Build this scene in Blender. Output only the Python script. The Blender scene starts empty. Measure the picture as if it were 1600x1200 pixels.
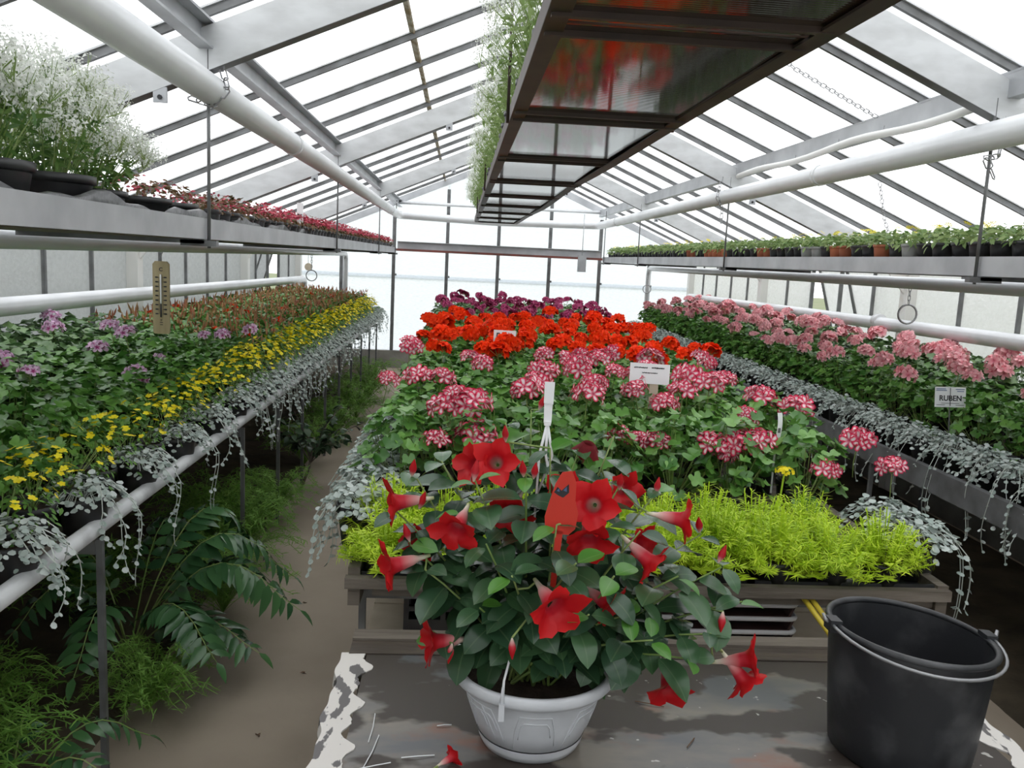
import bpy, math, random
import numpy as np
from mathutils import Matrix, Vector

# ------------------------------------------------------------------ camera, sky, exposure
scene = bpy.context.scene
COL = scene.collection
F_PX, CAM_H = 1330.0, 1.58
def camera_matrix(vp=(722.0, 402.0), lean=0.038):
    fy = Vector(((vp[0]-800)/F_PX, -(vp[1]-600)/F_PX, 1.0)).normalized()   # house axis seen from the camera
    up = Vector((lean, 1.0, 0.0)); up = (up - fy*up.dot(fy)).normalized()
    rx = up.cross(fy)
    R = Matrix((rx, fy, up))
    right, upv, fwd = R.col[0], R.col[1], R.col[2]
    m = Matrix(((right[0], upv[0], -fwd[0], 0), (right[1], upv[1], -fwd[1], 0), (right[2], upv[2], -fwd[2], CAM_H), (0, 0, 0, 1)))
    return m
cam_data = bpy.data.cameras.new('camera'); cam = bpy.data.objects.new('camera', cam_data); COL.objects.link(cam)
cam_data.sensor_width = 36.0; cam_data.lens = 36.0*F_PX/1600.0; cam_data.clip_start = 0.02; cam_data.clip_end = 200
cam.matrix_world = camera_matrix(); scene.camera = cam

world = bpy.data.worlds.new('overcast_sky'); scene.world = world; world.use_nodes = True
bg = world.node_tree.nodes['Background']; bg.inputs[0].default_value = (0.975, 0.985, 1.0, 1); bg.inputs[1].default_value = 2.2
scene.view_settings.view_transform = 'Standard'; scene.view_settings.look = 'None'
scene.view_settings.exposure = 0.0; scene.view_settings.gamma = 1.0; scene.view_settings.use_curve_mapping = False
cy = scene.cycles
cy.use_denoising = True; cy.max_bounces = 8; cy.diffuse_bounces = 4; cy.glossy_bounces = 3; cy.transmission_bounces = 6
cy.transparent_max_bounces = 12; cy.sample_clamp_indirect = 6.0

# ------------------------------------------------------------------ materials
MATS = {}
def mat(name, c, rough=0.5, metal=0.0, c2=None, scale=6.0, lo=0.35, hi=0.65, bump=0.0, bscale=None, spec=0.5,
        rand=0.0, coat=0.0, detail=4.0, rough2=None, stretch=None, coord='Object'):
    """principled material: base colour c, mottled with c2 by noise; rand = brightness change per object"""
    m = bpy.data.materials.new(name); m.use_nodes = True; nt = m.node_tree; N = nt.nodes; L = nt.links
    b = N['Principled BSDF']; b.inputs['Roughness'].default_value = rough; b.inputs['Metallic'].default_value = metal
    b.inputs['Specular IOR Level'].default_value = spec; b.inputs['Coat Weight'].default_value = coat
    b.inputs['Base Color'].default_value = (*c, 1)
    tc = N.new('ShaderNodeTexCoord'); vec = tc.outputs[coord]
    if stretch:
        mp = N.new('ShaderNodeMapping'); mp.inputs['Scale'].default_value = stretch; L.new(vec, mp.inputs[0]); vec = mp.outputs[0]
    out = None
    if c2 is not None:
        n = N.new('ShaderNodeTexNoise'); n.inputs['Scale'].default_value = scale; n.inputs['Detail'].default_value = detail; L.new(vec, n.inputs['Vector'])
        mr = N.new('ShaderNodeMapRange'); mr.inputs[1].default_value = lo; mr.inputs[2].default_value = hi; L.new(n.outputs[0], mr.inputs[0])
        mx = N.new('ShaderNodeMix'); mx.data_type = 'RGBA'; mx.inputs[6].default_value = (*c, 1); mx.inputs[7].default_value = (*c2, 1)
        L.new(mr.outputs[0], mx.inputs[0]); out = mx.outputs[2]
        if rough2 is not None:
            m2 = N.new('ShaderNodeMapRange'); m2.inputs[3].default_value = rough; m2.inputs[4].default_value = rough2; L.new(mr.outputs[0], m2.inputs[0]); L.new(m2.outputs[0], b.inputs['Roughness'])
    if rand:
        oi = N.new('ShaderNodeObjectInfo'); hs = N.new('ShaderNodeHueSaturation')
        mr = N.new('ShaderNodeMapRange'); mr.inputs[3].default_value = 1-rand; mr.inputs[4].default_value = 1+rand; L.new(oi.outputs['Random'], mr.inputs[0]); L.new(mr.outputs[0], hs.inputs['Value'])
        if out: L.new(out, hs.inputs['Color'])
        else: hs.inputs['Color'].default_value = (*c, 1)
        out = hs.outputs[0]
    if out: L.new(out, b.inputs['Base Color'])
    if bump:
        n = N.new('ShaderNodeTexNoise'); n.inputs['Scale'].default_value = bscale or scale*4; n.inputs['Detail'].default_value = 3; L.new(vec, n.inputs['Vector'])
        bp = N.new('ShaderNodeBump'); bp.inputs['Strength'].default_value = bump; bp.inputs['Distance'].default_value = 0.01; L.new(n.outputs[0], bp.inputs['Height']); L.new(bp.outputs[0], b.inputs['Normal'])
    MATS[name] = m; return m

def leaf_mat(name, c, c2, rough=0.45, trans=0.25, rand=0.2, spec=0.4, vein=None):
    """leaf: colour varies by the per-leaf random value stored in attribute pc.z, some light passes through"""
    m = bpy.data.materials.new(name); m.use_nodes = True; nt = m.node_tree; N = nt.nodes; L = nt.links
    b = N['Principled BSDF']; b.inputs['Roughness'].default_value = rough; b.inputs['Specular IOR Level'].default_value = spec
    at = N.new('ShaderNodeAttribute'); at.attribute_name = 'pc'; sp = N.new('ShaderNodeSeparateXYZ'); L.new(at.outputs['Vector'], sp.inputs[0])
    oi = N.new('ShaderNodeObjectInfo')
    ad = N.new('ShaderNodeMath'); ad.operation = 'ADD'; L.new(sp.outputs[2], ad.inputs[0]); L.new(oi.outputs['Random'], ad.inputs[1])
    fr = N.new('ShaderNodeMath'); fr.operation = 'FRACT'; L.new(ad.outputs[0], fr.inputs[0])
    mx = N.new('ShaderNodeMix'); mx.data_type = 'RGBA'; mx.inputs[6].default_value = (*c, 1); mx.inputs[7].default_value = (*c2, 1); L.new(fr.outputs[0], mx.inputs[0])
    col = mx.outputs[2]
    if vein:
        ab = N.new('ShaderNodeMath'); ab.operation = 'ABSOLUTE'; L.new(sp.outputs[0], ab.inputs[0])
        mr = N.new('ShaderNodeMapRange'); mr.inputs[1].default_value = 0.0; mr.inputs[2].default_value = 0.09; mr.inputs[3].default_value = 0.5; mr.inputs[4].default_value = 0.0; L.new(ab.outputs[0], mr.inputs[0])
        m2 = N.new('ShaderNodeMix'); m2.data_type = 'RGBA'; m2.inputs[7].default_value = (*vein, 1); L.new(mr.outputs[0], m2.inputs[0]); L.new(col, m2.inputs[6]); col = m2.outputs[2]
    L.new(col, b.inputs['Base Color'])
    if trans:
        t = N.new('ShaderNodeBsdfTranslucent'); L.new(col, t.inputs[0]); ms = N.new('ShaderNodeMixShader'); ms.inputs[0].default_value = trans
        L.new(b.outputs[0], ms.inputs[1]); L.new(t.outputs[0], ms.inputs[2]); L.new(ms.outputs[0], N['Material Output'].inputs[0])
    MATS[name] = m; return m

def ramp_mat(name, stops, axis=1, rough=0.5, trans=0.2, edge=None, spec=0.3):
    """petal: colour runs along pc.y (or pc.x); edge = (colour, start): towards the rim |pc.x| goes to that colour"""
    m = bpy.data.materials.new(name); m.use_nodes = True; nt = m.node_tree; N = nt.nodes; L = nt.links
    b = N['Principled BSDF']; b.inputs['Roughness'].default_value = rough; b.inputs['Specular IOR Level'].default_value = spec
    at = N.new('ShaderNodeAttribute'); at.attribute_name = 'pc'; sp = N.new('ShaderNodeSeparateXYZ'); L.new(at.outputs['Vector'], sp.inputs[0])
    r = N.new('ShaderNodeValToRGB'); e = r.color_ramp.elements
    e[0].position, e[0].color = stops[0][0], (*stops[0][1], 1); e[1].position, e[1].color = stops[-1][0], (*stops[-1][1], 1)
    for p, c in stops[1:-1]:
        k = e.new(p); k.color = (*c, 1)
    L.new(sp.outputs[axis], r.inputs[0]); col = r.outputs[0]
    if edge:
        ab = N.new('ShaderNodeMath'); ab.operation = 'ABSOLUTE'; L.new(sp.outputs[0], ab.inputs[0])
        mr = N.new('ShaderNodeMapRange'); mr.inputs[1].default_value = edge[1]; mr.inputs[2].default_value = edge[2]; L.new(ab.outputs[0], mr.inputs[0])
        m2 = N.new('ShaderNodeMix'); m2.data_type = 'RGBA'; m2.inputs[7].default_value = (*edge[0], 1); L.new(mr.outputs[0], m2.inputs[0]); L.new(col, m2.inputs[6]); col = m2.outputs[2]
    hs = N.new('ShaderNodeHueSaturation'); mr = N.new('ShaderNodeMapRange'); mr.inputs[3].default_value = 0.78; mr.inputs[4].default_value = 1.12; L.new(sp.outputs[2], mr.inputs[0]); L.new(mr.outputs[0], hs.inputs['Value']); L.new(col, hs.inputs['Color']); col = hs.outputs[0]
    L.new(col, b.inputs['Base Color'])
    t = N.new('ShaderNodeBsdfTranslucent'); L.new(col, t.inputs[0]); ms = N.new('ShaderNodeMixShader'); ms.inputs[0].default_value = trans
    L.new(b.outputs[0], ms.inputs[1]); L.new(t.outputs[0], ms.inputs[2]); L.new(ms.outputs[0], N['Material Output'].inputs[0])
    MATS[name] = m; return m

def glass_mat(name, clear, tint, dust, nscale=20, stretch=(1, 1, 1), gloss=0.0, lo=0.3, hi=0.7, swing=0.2):
    """patterned glass: clear share lets light straight through, the rest scatters it"""
    m = bpy.data.materials.new(name); m.use_nodes = True; nt = m.node_tree; N = nt.nodes; L = nt.links
    N.remove(N['Principled BSDF'])
    tc = N.new('ShaderNodeTexCoord'); mp = N.new('ShaderNodeMapping'); mp.inputs['Scale'].default_value = stretch; L.new(tc.outputs['Object'], mp.inputs[0])
    n = N.new('ShaderNodeTexNoise'); n.inputs['Scale'].default_value = nscale; n.inputs['Detail'].default_value = 4; L.new(mp.outputs[0], n.inputs['Vector'])
    mr = N.new('ShaderNodeMapRange'); mr.inputs[1].default_value = lo; mr.inputs[2].default_value = hi; mr.inputs[3].default_value = 1-clear-swing; mr.inputs[4].default_value = 1-clear+swing; L.new(n.outputs[0], mr.inputs[0])
    tr = N.new('ShaderNodeBsdfTransparent'); tl = N.new('ShaderNodeBsdfTranslucent'); df = N.new('ShaderNodeBsdfDiffuse')
    tr.inputs[0].default_value = (*[min(1, t*1.05) for t in tint], 1); tl.inputs[0].default_value = (*tint, 1); df.inputs[0].default_value = (0.6, 0.6, 0.58, 1)
    bp = N.new('ShaderNodeBump'); bp.inputs['Strength'].default_value = 0.5; bp.inputs['Distance'].default_value = 0.01; L.new(n.outputs[0], bp.inputs['Height'])
    L.new(bp.outputs[0], tl.inputs['Normal']); L.new(bp.outputs[0], df.inputs['Normal'])
    m1 = N.new('ShaderNodeMixShader'); m1.inputs[0].default_value = dust; L.new(tl.outputs[0], m1.inputs[1]); L.new(df.outputs[0], m1.inputs[2])
    m2 = N.new('ShaderNodeMixShader'); L.new(mr.outputs[0], m2.inputs[0]); L.new(tr.outputs[0], m2.inputs[1]); L.new(m1.outputs[0], m2.inputs[2])
    last = m2
    if gloss:
        g = N.new('ShaderNodeBsdfGlossy'); g.inputs['Roughness'].default_value = 0.08; m3 = N.new('ShaderNodeMixShader'); m3.inputs[0].default_value = gloss
        L.new(m2.outputs[0], m3.inputs[1]); L.new(g.outputs[0], m3.inputs[2]); last = m3
    L.new(last.outputs[0], N['Material Output'].inputs[0])
    MATS[name] = m; return m

mat('galv', (0.50, 0.51, 0.53), 0.45, 0.35, (0.38, 0.39, 0.41), 5, bump=0.05)
mat('galv_dark', (0.20, 0.205, 0.21), 0.5, 0.3, (0.12, 0.12, 0.12), 9)
mat('alu', (0.61, 0.62, 0.63), 0.45, 0.2, (0.46, 0.465, 0.47), 6, 0.4, 0.75, stretch=(1, 1, 2.5))
mat('white_frame', (0.74, 0.73, 0.70), 0.55, 0, (0.55, 0.50, 0.44), 5, 0.5, 0.75)
mat('pipe', (0.77, 0.78, 0.80), 0.26, 0.10, (0.68, 0.69, 0.71), 3, stretch=(1, 1, 1))
mat('rail_paint', (0.62, 0.63, 0.64), 0.5, 0.1, (0.40, 0.40, 0.41), 12, 0.45, 0.75)
mat('brown_steel', (0.075, 0.05, 0.04), 0.55, 0.1, (0.045, 0.032, 0.028), 8)
mat('red_rust', (0.23, 0.07, 0.055), 0.7, 0, (0.13, 0.06, 0.05), 10)
mat('black_plastic', (0.018, 0.018, 0.020), 0.42, 0, (0.035, 0.035, 0.036), 14, rand=0.3)
mat('black_sheet', (0.035, 0.036, 0.04), 0.3, 0, (0.12, 0.12, 0.125), 9, 0.5, 0.7, bump=0.6, bscale=16)
mat('terracotta', (0.42, 0.13, 0.06), 0.7, 0, (0.33, 0.10, 0.05), 10, rand=0.2)
mat('grey_pot', (0.36, 0.36, 0.35), 0.6, 0, (0.25, 0.25, 0.24), 10)
mat('soil', (0.028, 0.021, 0.016), 0.95, 0, (0.055, 0.04, 0.03), 25, bump=0.8, bscale=60, spec=0.1)
mat('path', (0.44, 0.372, 0.295), 0.85, 0, (0.31, 0.255, 0.20), 1.6, 0.3, 0.75, bump=0.12, bscale=40, spec=0.2)
mat('earth', (0.055, 0.045, 0.032), 0.95, 0, (0.10, 0.08, 0.055), 5, bump=0.6, bscale=30, spec=0.1)
mat('grass', (0.12, 0.17, 0.06), 0.9, 0, (0.2, 0.2, 0.12), 1.5)
mat('concrete', (0.30, 0.29, 0.26), 0.9, 0, (0.2, 0.19, 0.17), 4, bump=0.2)
mat('old_wood', (0.20, 0.17, 0.14), 0.8, 0, (0.11, 0.09, 0.07), 5, stretch=(0.6, 6, 6), bump=0.25, bscale=20)
mat('wet_wood', (0.10, 0.075, 0.058), 0.35, 0, (0.05, 0.038, 0.03), 5, stretch=(0.8, 6, 6), bump=0.2, bscale=20, rough2=0.6)
mat('white_plastic', (0.70, 0.71, 0.74), 0.38, 0, (0.64, 0.65, 0.68), 20)
mat('tag_white', (0.86, 0.87, 0.88), 0.45)
mat('ink', (0.03, 0.03, 0.035), 0.7)
mat('ink_blue', (0.10, 0.16, 0.32), 0.6)
mat('tag_red', (0.62, 0.035, 0.02), 0.45)
mat('wood_stick', (0.60, 0.52, 0.40), 0.7, 0, (0.52, 0.44, 0.33), 12)
mat('thermo_wood', (0.46, 0.38, 0.22), 0.6, 0, (0.40, 0.32, 0.18), 8, stretch=(5, 5, 0.7))
mat('yellow_plastic', (0.75, 0.58, 0.06), 0.4)
mat('hose', (0.76, 0.76, 0.74), 0.45)
mat('steel_wire', (0.33, 0.33, 0.34), 0.4, 0.6)
mat('moss', (0.20, 0.15, 0.07), 0.9, 0, (0.42, 0.38, 0.30), 12, 0.4, 0.6)
mat('tray_white', (0.62, 0.62, 0.64), 0.4)
mat('tray_dark', (0.045, 0.02, 0.02), 0.4)
mat('bucket', (0.020, 0.021, 0.024), 0.42, 0, (0.12, 0.12, 0.125), 8, 0.50, 0.85, bump=0.05, bscale=60, detail=8)
mat('dry_leaf', (0.16, 0.09, 0.05), 0.8)

leaf_mat('leaf_ger', (0.05, 0.165, 0.025), (0.19, 0.40, 0.08), 0.36, 0.22, spec=0.55)
leaf_mat('leaf_ger_dull', (0.065, 0.155, 0.05), (0.21, 0.34, 0.13), 0.38, 0.2, spec=0.55)
leaf_mat('leaf_man', (0.030, 0.075, 0.038), (0.062, 0.140, 0.056), 0.27, 0.10, spec=0.5, vein=(0.13, 0.21, 0.10))
leaf_mat('leaf_man_young', (0.07, 0.21, 0.03), (0.10, 0.28, 0.04), 0.3, 0.2, spec=0.5, vein=(0.2, 0.34, 0.1))
leaf_mat('leaf_silver', (0.30, 0.37, 0.33), (0.58, 0.63, 0.60), 0.6, 0.15)
leaf_mat('leaf_sedum', (0.38, 0.58, 0.02), (0.72, 0.88, 0.06), 0.5, 0.3)
leaf_mat('leaf_yel', (0.07, 0.19, 0.03), (0.16, 0.33, 0.05), 0.5, 0.25)
leaf_mat('leaf_eup', (0.07, 0.17, 0.035), (0.20, 0.33, 0.09), 0.5, 0.4)
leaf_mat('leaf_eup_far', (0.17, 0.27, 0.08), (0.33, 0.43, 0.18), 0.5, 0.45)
leaf_mat('leaf_bronze', (0.09, 0.085, 0.03), (0.20, 0.09, 0.05), 0.5, 0.25)
leaf_mat('leaf_pinktip', (0.40, 0.035, 0.075), (0.62, 0.09, 0.13), 0.5, 0.25)
leaf_mat('leaf_fern', (0.035, 0.10, 0.04), (0.085, 0.20, 0.07), 0.25, 0.1, spec=0.5)
leaf_mat('leaf_asp', (0.13, 0.30, 0.04), (0.27, 0.48, 0.09), 0.6, 0.3)
leaf_mat('leaf_dark', (0.035, 0.075, 0.035), (0.09, 0.15, 0.075), 0.4, 0.15)
leaf_mat('leaf_sanv', (0.14, 0.25, 0.07), (0.38, 0.48, 0.20), 0.5, 0.35)
leaf_mat('stem_green', (0.16, 0.26, 0.06), (0.28, 0.36, 0.12), 0.5, 0)
leaf_mat('stem_silver', (0.42, 0.47, 0.42), (0.55, 0.58, 0.54), 0.6, 0)
leaf_mat('bud_tan', (0.42, 0.12, 0.07), (0.55, 0.34, 0.16), 0.5, 0.2)
leaf_mat('petal_white', (0.80, 0.82, 0.76), (0.90, 0.91, 0.88), 0.5, 0.35)
leaf_mat('petal_yellow', (0.92, 0.74, 0.008), (0.98, 0.86, 0.03), 0.5, 0.25)
WHT, CR = (0.92, 0.78, 0.80), (0.74, 0.015, 0.09)
ramp_mat('petal_striped', [(0.0, (0.55, 0.01, 0.06)), (0.18, (0.78, 0.20, 0.30)), (0.40, WHT), (0.72, WHT), (0.9, (0.80, 0.10, 0.20)), (1.0, CR)], edge=(CR, 0.30, 0.72))
ramp_mat('petal_lilac', [(0.0, (0.35, 0.02, 0.16)), (0.3, (0.50, 0.10, 0.30)), (0.6, (0.80, 0.58, 0.74)), (1.0, (0.74, 0.48, 0.68))], edge=((0.76, 0.52, 0.72), 0.3, 0.8))
ramp_mat('petal_red', [(0.0, (0.55, 0.006, 0.004)), (0.4, (0.92, 0.03, 0.003)), (1.0, (0.98, 0.065, 0.008))], spec=0.08)
ramp_mat('petal_pink', [(0.0, (0.75, 0.12, 0.20)), (0.4, (0.94, 0.38, 0.44)), (1.0, (0.98, 0.58, 0.60))])
ramp_mat('petal_magenta', [(0.0, (0.14, 0.004, 0.03)), (0.5, (0.40, 0.02, 0.12)), (1.0, (0.55, 0.10, 0.24))])
ramp_mat('petal_mandevilla', [(0.0, (0.45, 0.50, 0.20)), (0.10, (0.80, 0.74, 0.60)), (0.26, (0.76, 0.40, 0.38)), (0.45, (0.58, 0.03, 0.05)), (0.60, (0.52, 0.006, 0.012)), (1.0, (0.64, 0.012, 0.014))], rough=0.45, trans=0.12)
ramp_mat('petal_withered', [(0.0, (0.2, 0.12, 0.06)), (0.4, (0.16, 0.008, 0.012)), (1.0, (0.20, 0.006, 0.012))], rough=0.7)

glass_mat('roof_glass', 0.55, (0.95, 0.965, 0.97), 0.05, 26, (1, 3, 1), swing=0.18)
glass_mat('wall_glass', 0.06, (0.62, 0.635, 0.65), 0.35, 22, (1, 1, 1.5), gloss=0.03, swing=0.09)
glass_mat('wall_glass_pale', 0.10, (0.90, 0.91, 0.91), 0.3, 22, (1, 1, 1.5), gloss=0.03, swing=0.1)
# bubble sheet on the far gable
m = glass_mat('bubble_sheet', 0.10, (0.90, 0.92, 0.95), 0.05, 30, (0.7, 1, 3), swing=0.10)
# ribbed polycarbonate of the hanging shelf
m = mat('polycarb', (0.040, 0.030, 0.025), 0.05, 0, (0.07, 0.045, 0.035), 2.5, spec=1.0)
nt = m.node_tree; N = nt.nodes; tc = N.new('ShaderNodeTexCoord'); wv = N.new('ShaderNodeTexWave'); wv.bands_direction = 'Y'; wv.inputs['Scale'].default_value = 26; wv.inputs['Distortion'].default_value = 0.4
bp = N.new('ShaderNodeBump'); bp.inputs['Strength'].default_value = 0.025; bp.inputs['Distance'].default_value = 0.01
nt.links.new(tc.outputs['Object'], wv.inputs[0]); nt.links.new(wv.outputs[1], bp.inputs['Height']); nt.links.new(bp.outputs[0], N['Principled BSDF'].inputs['Normal'])
# worn sheet-metal table top: grey-blue metal, brown damp stains, rust
def sheet_mat():
    m = bpy.data.materials.new('table_sheet'); m.use_nodes = True; nt = m.node_tree; N = nt.nodes; L = nt.links; b = N['Principled BSDF']
    tc = N.new('ShaderNodeTexCoord')
    def noise(s, lo, hi, d=5, st=(1, 1, 1), off=0):
        mp = N.new('ShaderNodeMapping'); mp.inputs['Scale'].default_value = st; mp.inputs['Location'].default_value = (off, off*0.7, 0); L.new(tc.outputs['Object'], mp.inputs[0])
        n = N.new('ShaderNodeTexNoise'); n.inputs['Scale'].default_value = s; n.inputs['Detail'].default_value = d; L.new(mp.outputs[0], n.inputs[0])
        r = N.new('ShaderNodeMapRange'); r.inputs[1].default_value = lo; r.inputs[2].default_value = hi; L.new(n.outputs[0], r.inputs[0]); return r.outputs[0]
    def mix(f, a, c):
        x = N.new('ShaderNodeMix'); x.data_type = 'RGBA'; L.new(f, x.inputs[0]); x.inputs[7].default_value = (*c, 1)
        if isinstance(a, tuple): x.inputs[6].default_value = (*a, 1)
        else: L.new(a, x.inputs[6])
        return x.outputs[2]
    c = mix(noise(4, 0.38, 0.62, 6, (1, 2.2, 1)), (0.10, 0.102, 0.11), (0.20, 0.175, 0.145))
    c = mix(noise(7, 0.56, 0.70, 5, (1, 1.6, 1), 4), c, (0.20, 0.095, 0.065))
    wet = noise(4.2, 0.47, 0.51, 4, (1, 1.5, 1), 9)
    c = mix(wet, c, (0.052, 0.040, 0.034))
    c = mix(noise(30, 0.73, 0.76, 2, (1, 1, 1), 2), c, (0.5, 0.48, 0.45))
    L.new(c, b.inputs['Base Color'])
    r = N.new('ShaderNodeMapRange'); r.inputs[3].default_value = 0.34; r.inputs[4].default_value = 0.5; L.new(wet, r.inputs[0]); L.new(r.outputs[0], b.inputs['Roughness'])
    b.inputs['Metallic'].default_value = 0.15
    MATS['table_sheet'] = m
    m = bpy.data.materials.new('peeling_paint'); m.use_nodes = True; nt = m.node_tree; N = nt.nodes; L = nt.links; b = N['Principled BSDF']; tc = N.new('ShaderNodeTexCoord')
    c = mix(noise(20, 0.53, 0.56, 3, (1.8, 0.7, 1), 1), (0.74, 0.70, 0.66), (0.13, 0.12, 0.12)); L.new(c, b.inputs['Base Color']); b.inputs['Roughness'].default_value = 0.5
    MATS['peeling_paint'] = m
sheet_mat()

# ------------------------------------------------------------------ mesh building
class MB:
    def __init__(s): s.V = []; s.F = []; s.A = []; s.M = []; s.S = []
    def add(s, verts, faces, mi=0, smooth=True, attr=None, rnd=0.0):
        o = len(s.V); s.V.extend([tuple(v) for v in verts]); s.F.extend([tuple(i+o for i in f) for f in faces])
        s.M.extend([mi]*len(faces)); s.S.extend([smooth]*len(faces))
        if attr is None: s.A.extend([(0.0, 0.5, rnd)]*len(verts))
        else: s.A.extend([(a[0], a[1], rnd) for a in attr])
        return s
    def put(s, tpl, M, mi=0, rnd=0.0):
        v, f, a = tpl; P = np.asarray(v) @ M[:3, :3].T + M[:3, 3]
        return s.add(P.tolist(), f, mi, True, a, rnd)
    def box(s, c, d, mi=0, rot=None):
        x, y, z = d[0]/2, d[1]/2, d[2]/2
        vs = [Vector((i, j, k)) for i in (-x, x) for j in (-y, y) for k in (-z, z)]
        if rot is not None: vs = [rot @ v for v in vs]
        vs = [(v[0]+c[0], v[1]+c[1], v[2]+c[2]) for v in vs]
        return s.add(vs, [(0, 1, 3, 2), (4, 6, 7, 5), (0, 4, 5, 1), (2, 3, 7, 6), (0, 2, 6, 4), (1, 5, 7, 3)], mi, False)
    def bar(s, p0, p1, w, h, mi=0, up=(0, 0, 1)):
        p0, p1 = Vector(p0), Vector(p1); d = (p1-p0).normalized(); u = Vector(up); x = d.cross(u).normalized(); z = x.cross(d)
        vs = [p + x*(a*w/2) + z*(b*h/2) for p in (p0, p1) for a, b in ((-1, -1), (1, -1), (1, 1), (-1, 1))]
        return s.add(vs, [(3, 2, 1, 0), (4, 5, 6, 7), (0, 1, 5, 4), (1, 2, 6, 5), (2, 3, 7, 6), (3, 0, 4, 7)], mi, False)
    def tube(s, pts, r, n=8, mi=0, caps=True, rnd=0.0, closed=False):
        pts = [Vector(p) for p in pts]; k = len(pts); rs = r if isinstance(r, (list, tuple)) else [r]*k
        vs = []; prev = None
        for i, p in enumerate(pts):
            d = (pts[(i+1) % k]-pts[i-1]) if closed else (pts[min(i+1, k-1)]-pts[max(i-1, 0)])
            d = d.normalized() if d.length > 1e-9 else Vector((0, 0, 1))
            if prev is None:
                a = Vector((0, 0, 1)) if abs(d.z) < 0.9 else Vector((1, 0, 0)); x = d.cross(a).normalized()
            else:
                x = prev - d*prev.dot(d); x = x.normalized() if x.length > 1e-6 else d.orthogonal().normalized()
            prev = x; y = d.cross(x)
            for j in range(n):
                t = 2*math.pi*j/n; vs.append(p + (x*math.cos(t)+y*math.sin(t))*rs[i])
        fs = [(i*n+j, i*n+(j+1) % n, (i+1)*n+(j+1) % n, (i+1)*n+j) for i in range(k-1) for j in range(n)]
        if closed: fs += [((k-1)*n+j, (k-1)*n+(j+1) % n, (j+1) % n, j) for j in range(n)]
        at = [(0.0, i/max(1, k-1)) for i in range(k) for j in range(n)]
        o = len(s.V); s.add(vs, fs, mi, n > 4, at, rnd)
        if caps and not closed and n > 3: s.F += [tuple(o+j for j in range(n-1, -1, -1)), tuple(o+(k-1)*n+j for j in range(n))]; s.M += [mi]*2; s.S += [False]*2
        return s
    def lathe(s, prof, n=24, c=(0, 0, 0), mi=0, smooth=True, capb=False, capt=False):
        vs = [(c[0]+r*math.cos(2*math.pi*j/n), c[1]+r*math.sin(2*math.pi*j/n), c[2]+z) for r, z in prof for j in range(n)]
        fs = [(i*n+j, i*n+(j+1) % n, (i+1)*n+(j+1) % n, (i+1)*n+j) for i in range(len(prof)-1) for j in range(n)]
        o = len(s.V); s.add(vs, fs, mi, smooth)
        if capb: s.F.append(tuple(o+j for j in range(n-1, -1, -1))); s.M.append(mi); s.S.append(False)
        if capt: s.F.append(tuple(o+(len(prof)-1)*n+j for j in range(n))); s.M.append(mi); s.S.append(False)
        return s
    def prism(s, poly, a, b, axis='y', mi=0):
        """polygon in the two other axes, extruded from a to b along axis"""
        n = len(poly)
        mk = {'y': lambda p, t: (p[0], t, p[1]), 'x': lambda p, t: (t, p[0], p[1]), 'z': lambda p, t: (p[0], p[1], t)}[axis]
        vs = [mk(p, a) for p in poly] + [mk(p, b) for p in poly]
        fs = [tuple(range(n)), tuple(range(2*n-1, n-1, -1))] + [(i, i+n, (i+1) % n+n, (i+1) % n) for i in range(n)]
        return s.add(vs, fs, mi, False)
    def mesh(s, name, *mats):
        me = bpy.data.meshes.new(name); me.from_pydata(s.V, [], s.F)
        me.polygons.foreach_set('use_smooth', s.S)
        if len(mats) > 1: me.polygons.foreach_set('material_index', s.M)
        for k in mats: me.materials.append(MATS[k])
        at = me.attributes.new('pc', 'FLOAT_VECTOR', 'POINT'); at.data.foreach_set('vector', np.array(s.A, dtype=np.float32).ravel())
        me.update(); return me

def link(name, data, parent=None, loc=None, mtx=None, label=None):
    o = bpy.data.objects.new(name, data); COL.objects.link(o)
    if parent is not None: o.parent = parent
    if mtx is not None: o.matrix_local = mtx
    elif loc is not None: o.location = loc
    if label: o['label'] = label
    return o
def tag(o, label, cat=None, group=None, kind=None):
    o['label'] = label
    if cat: o['category'] = cat
    if group: o['group'] = group
    if kind: o['kind'] = kind
    return o
def thing(name, loc, label, cat, group=None, rz=0.0, kind=None):
    o = link(name, None, None, loc); o.empty_display_size = 0.05
    if rz: o.rotation_euler = (0, 0, rz)
    return tag(o, label, cat, group, kind)
def stuff(o): o['kind'] = 'stuff'; return o
def struct(name, label, cat, data=None):
    o = link(name, data); return tag(o, label, cat, None, 'structure')
ORD = 'zeroth first second third fourth fifth sixth seventh eighth ninth tenth eleventh twelfth thirteenth fourteenth fifteenth sixteenth seventeenth eighteenth nineteenth twentieth'.split()
def nth(i):
    if i < len(ORD): return ORD[i]
    return f"{i}{'th' if 10 < i % 100 < 14 else {1: 'st', 2: 'nd', 3: 'rd'}.get(i % 10, 'th')}"
rng = random.Random(7)
U = rng.uniform

def basis(pos, nrm, fwd, s=1.0):
    """4x4 numpy matrix: local y -> fwd (made square to nrm), local z -> nrm"""
    n = np.array(nrm, float); n /= np.linalg.norm(n)+1e-9; f = np.array(fwd, float); f = f-n*f.dot(n)
    if np.linalg.norm(f) < 1e-4: f = np.cross(n, (1, 0, 0.3))
    f /= np.linalg.norm(f); x = np.cross(f, n); M = np.eye(4); M[:3, 0] = x*s; M[:3, 1] = f*s; M[:3, 2] = n*s; M[:3, 3] = pos; return M
def along(pos, d, s=1.0, roll=0.0):
    """local z -> d"""
    d = np.array(d, float); d /= np.linalg.norm(d); a = np.array((math.cos(roll), math.sin(roll), 0.2)); return basis(pos, d, a, s)
def mtx(M): return Matrix([list(r) for r in M])

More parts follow.
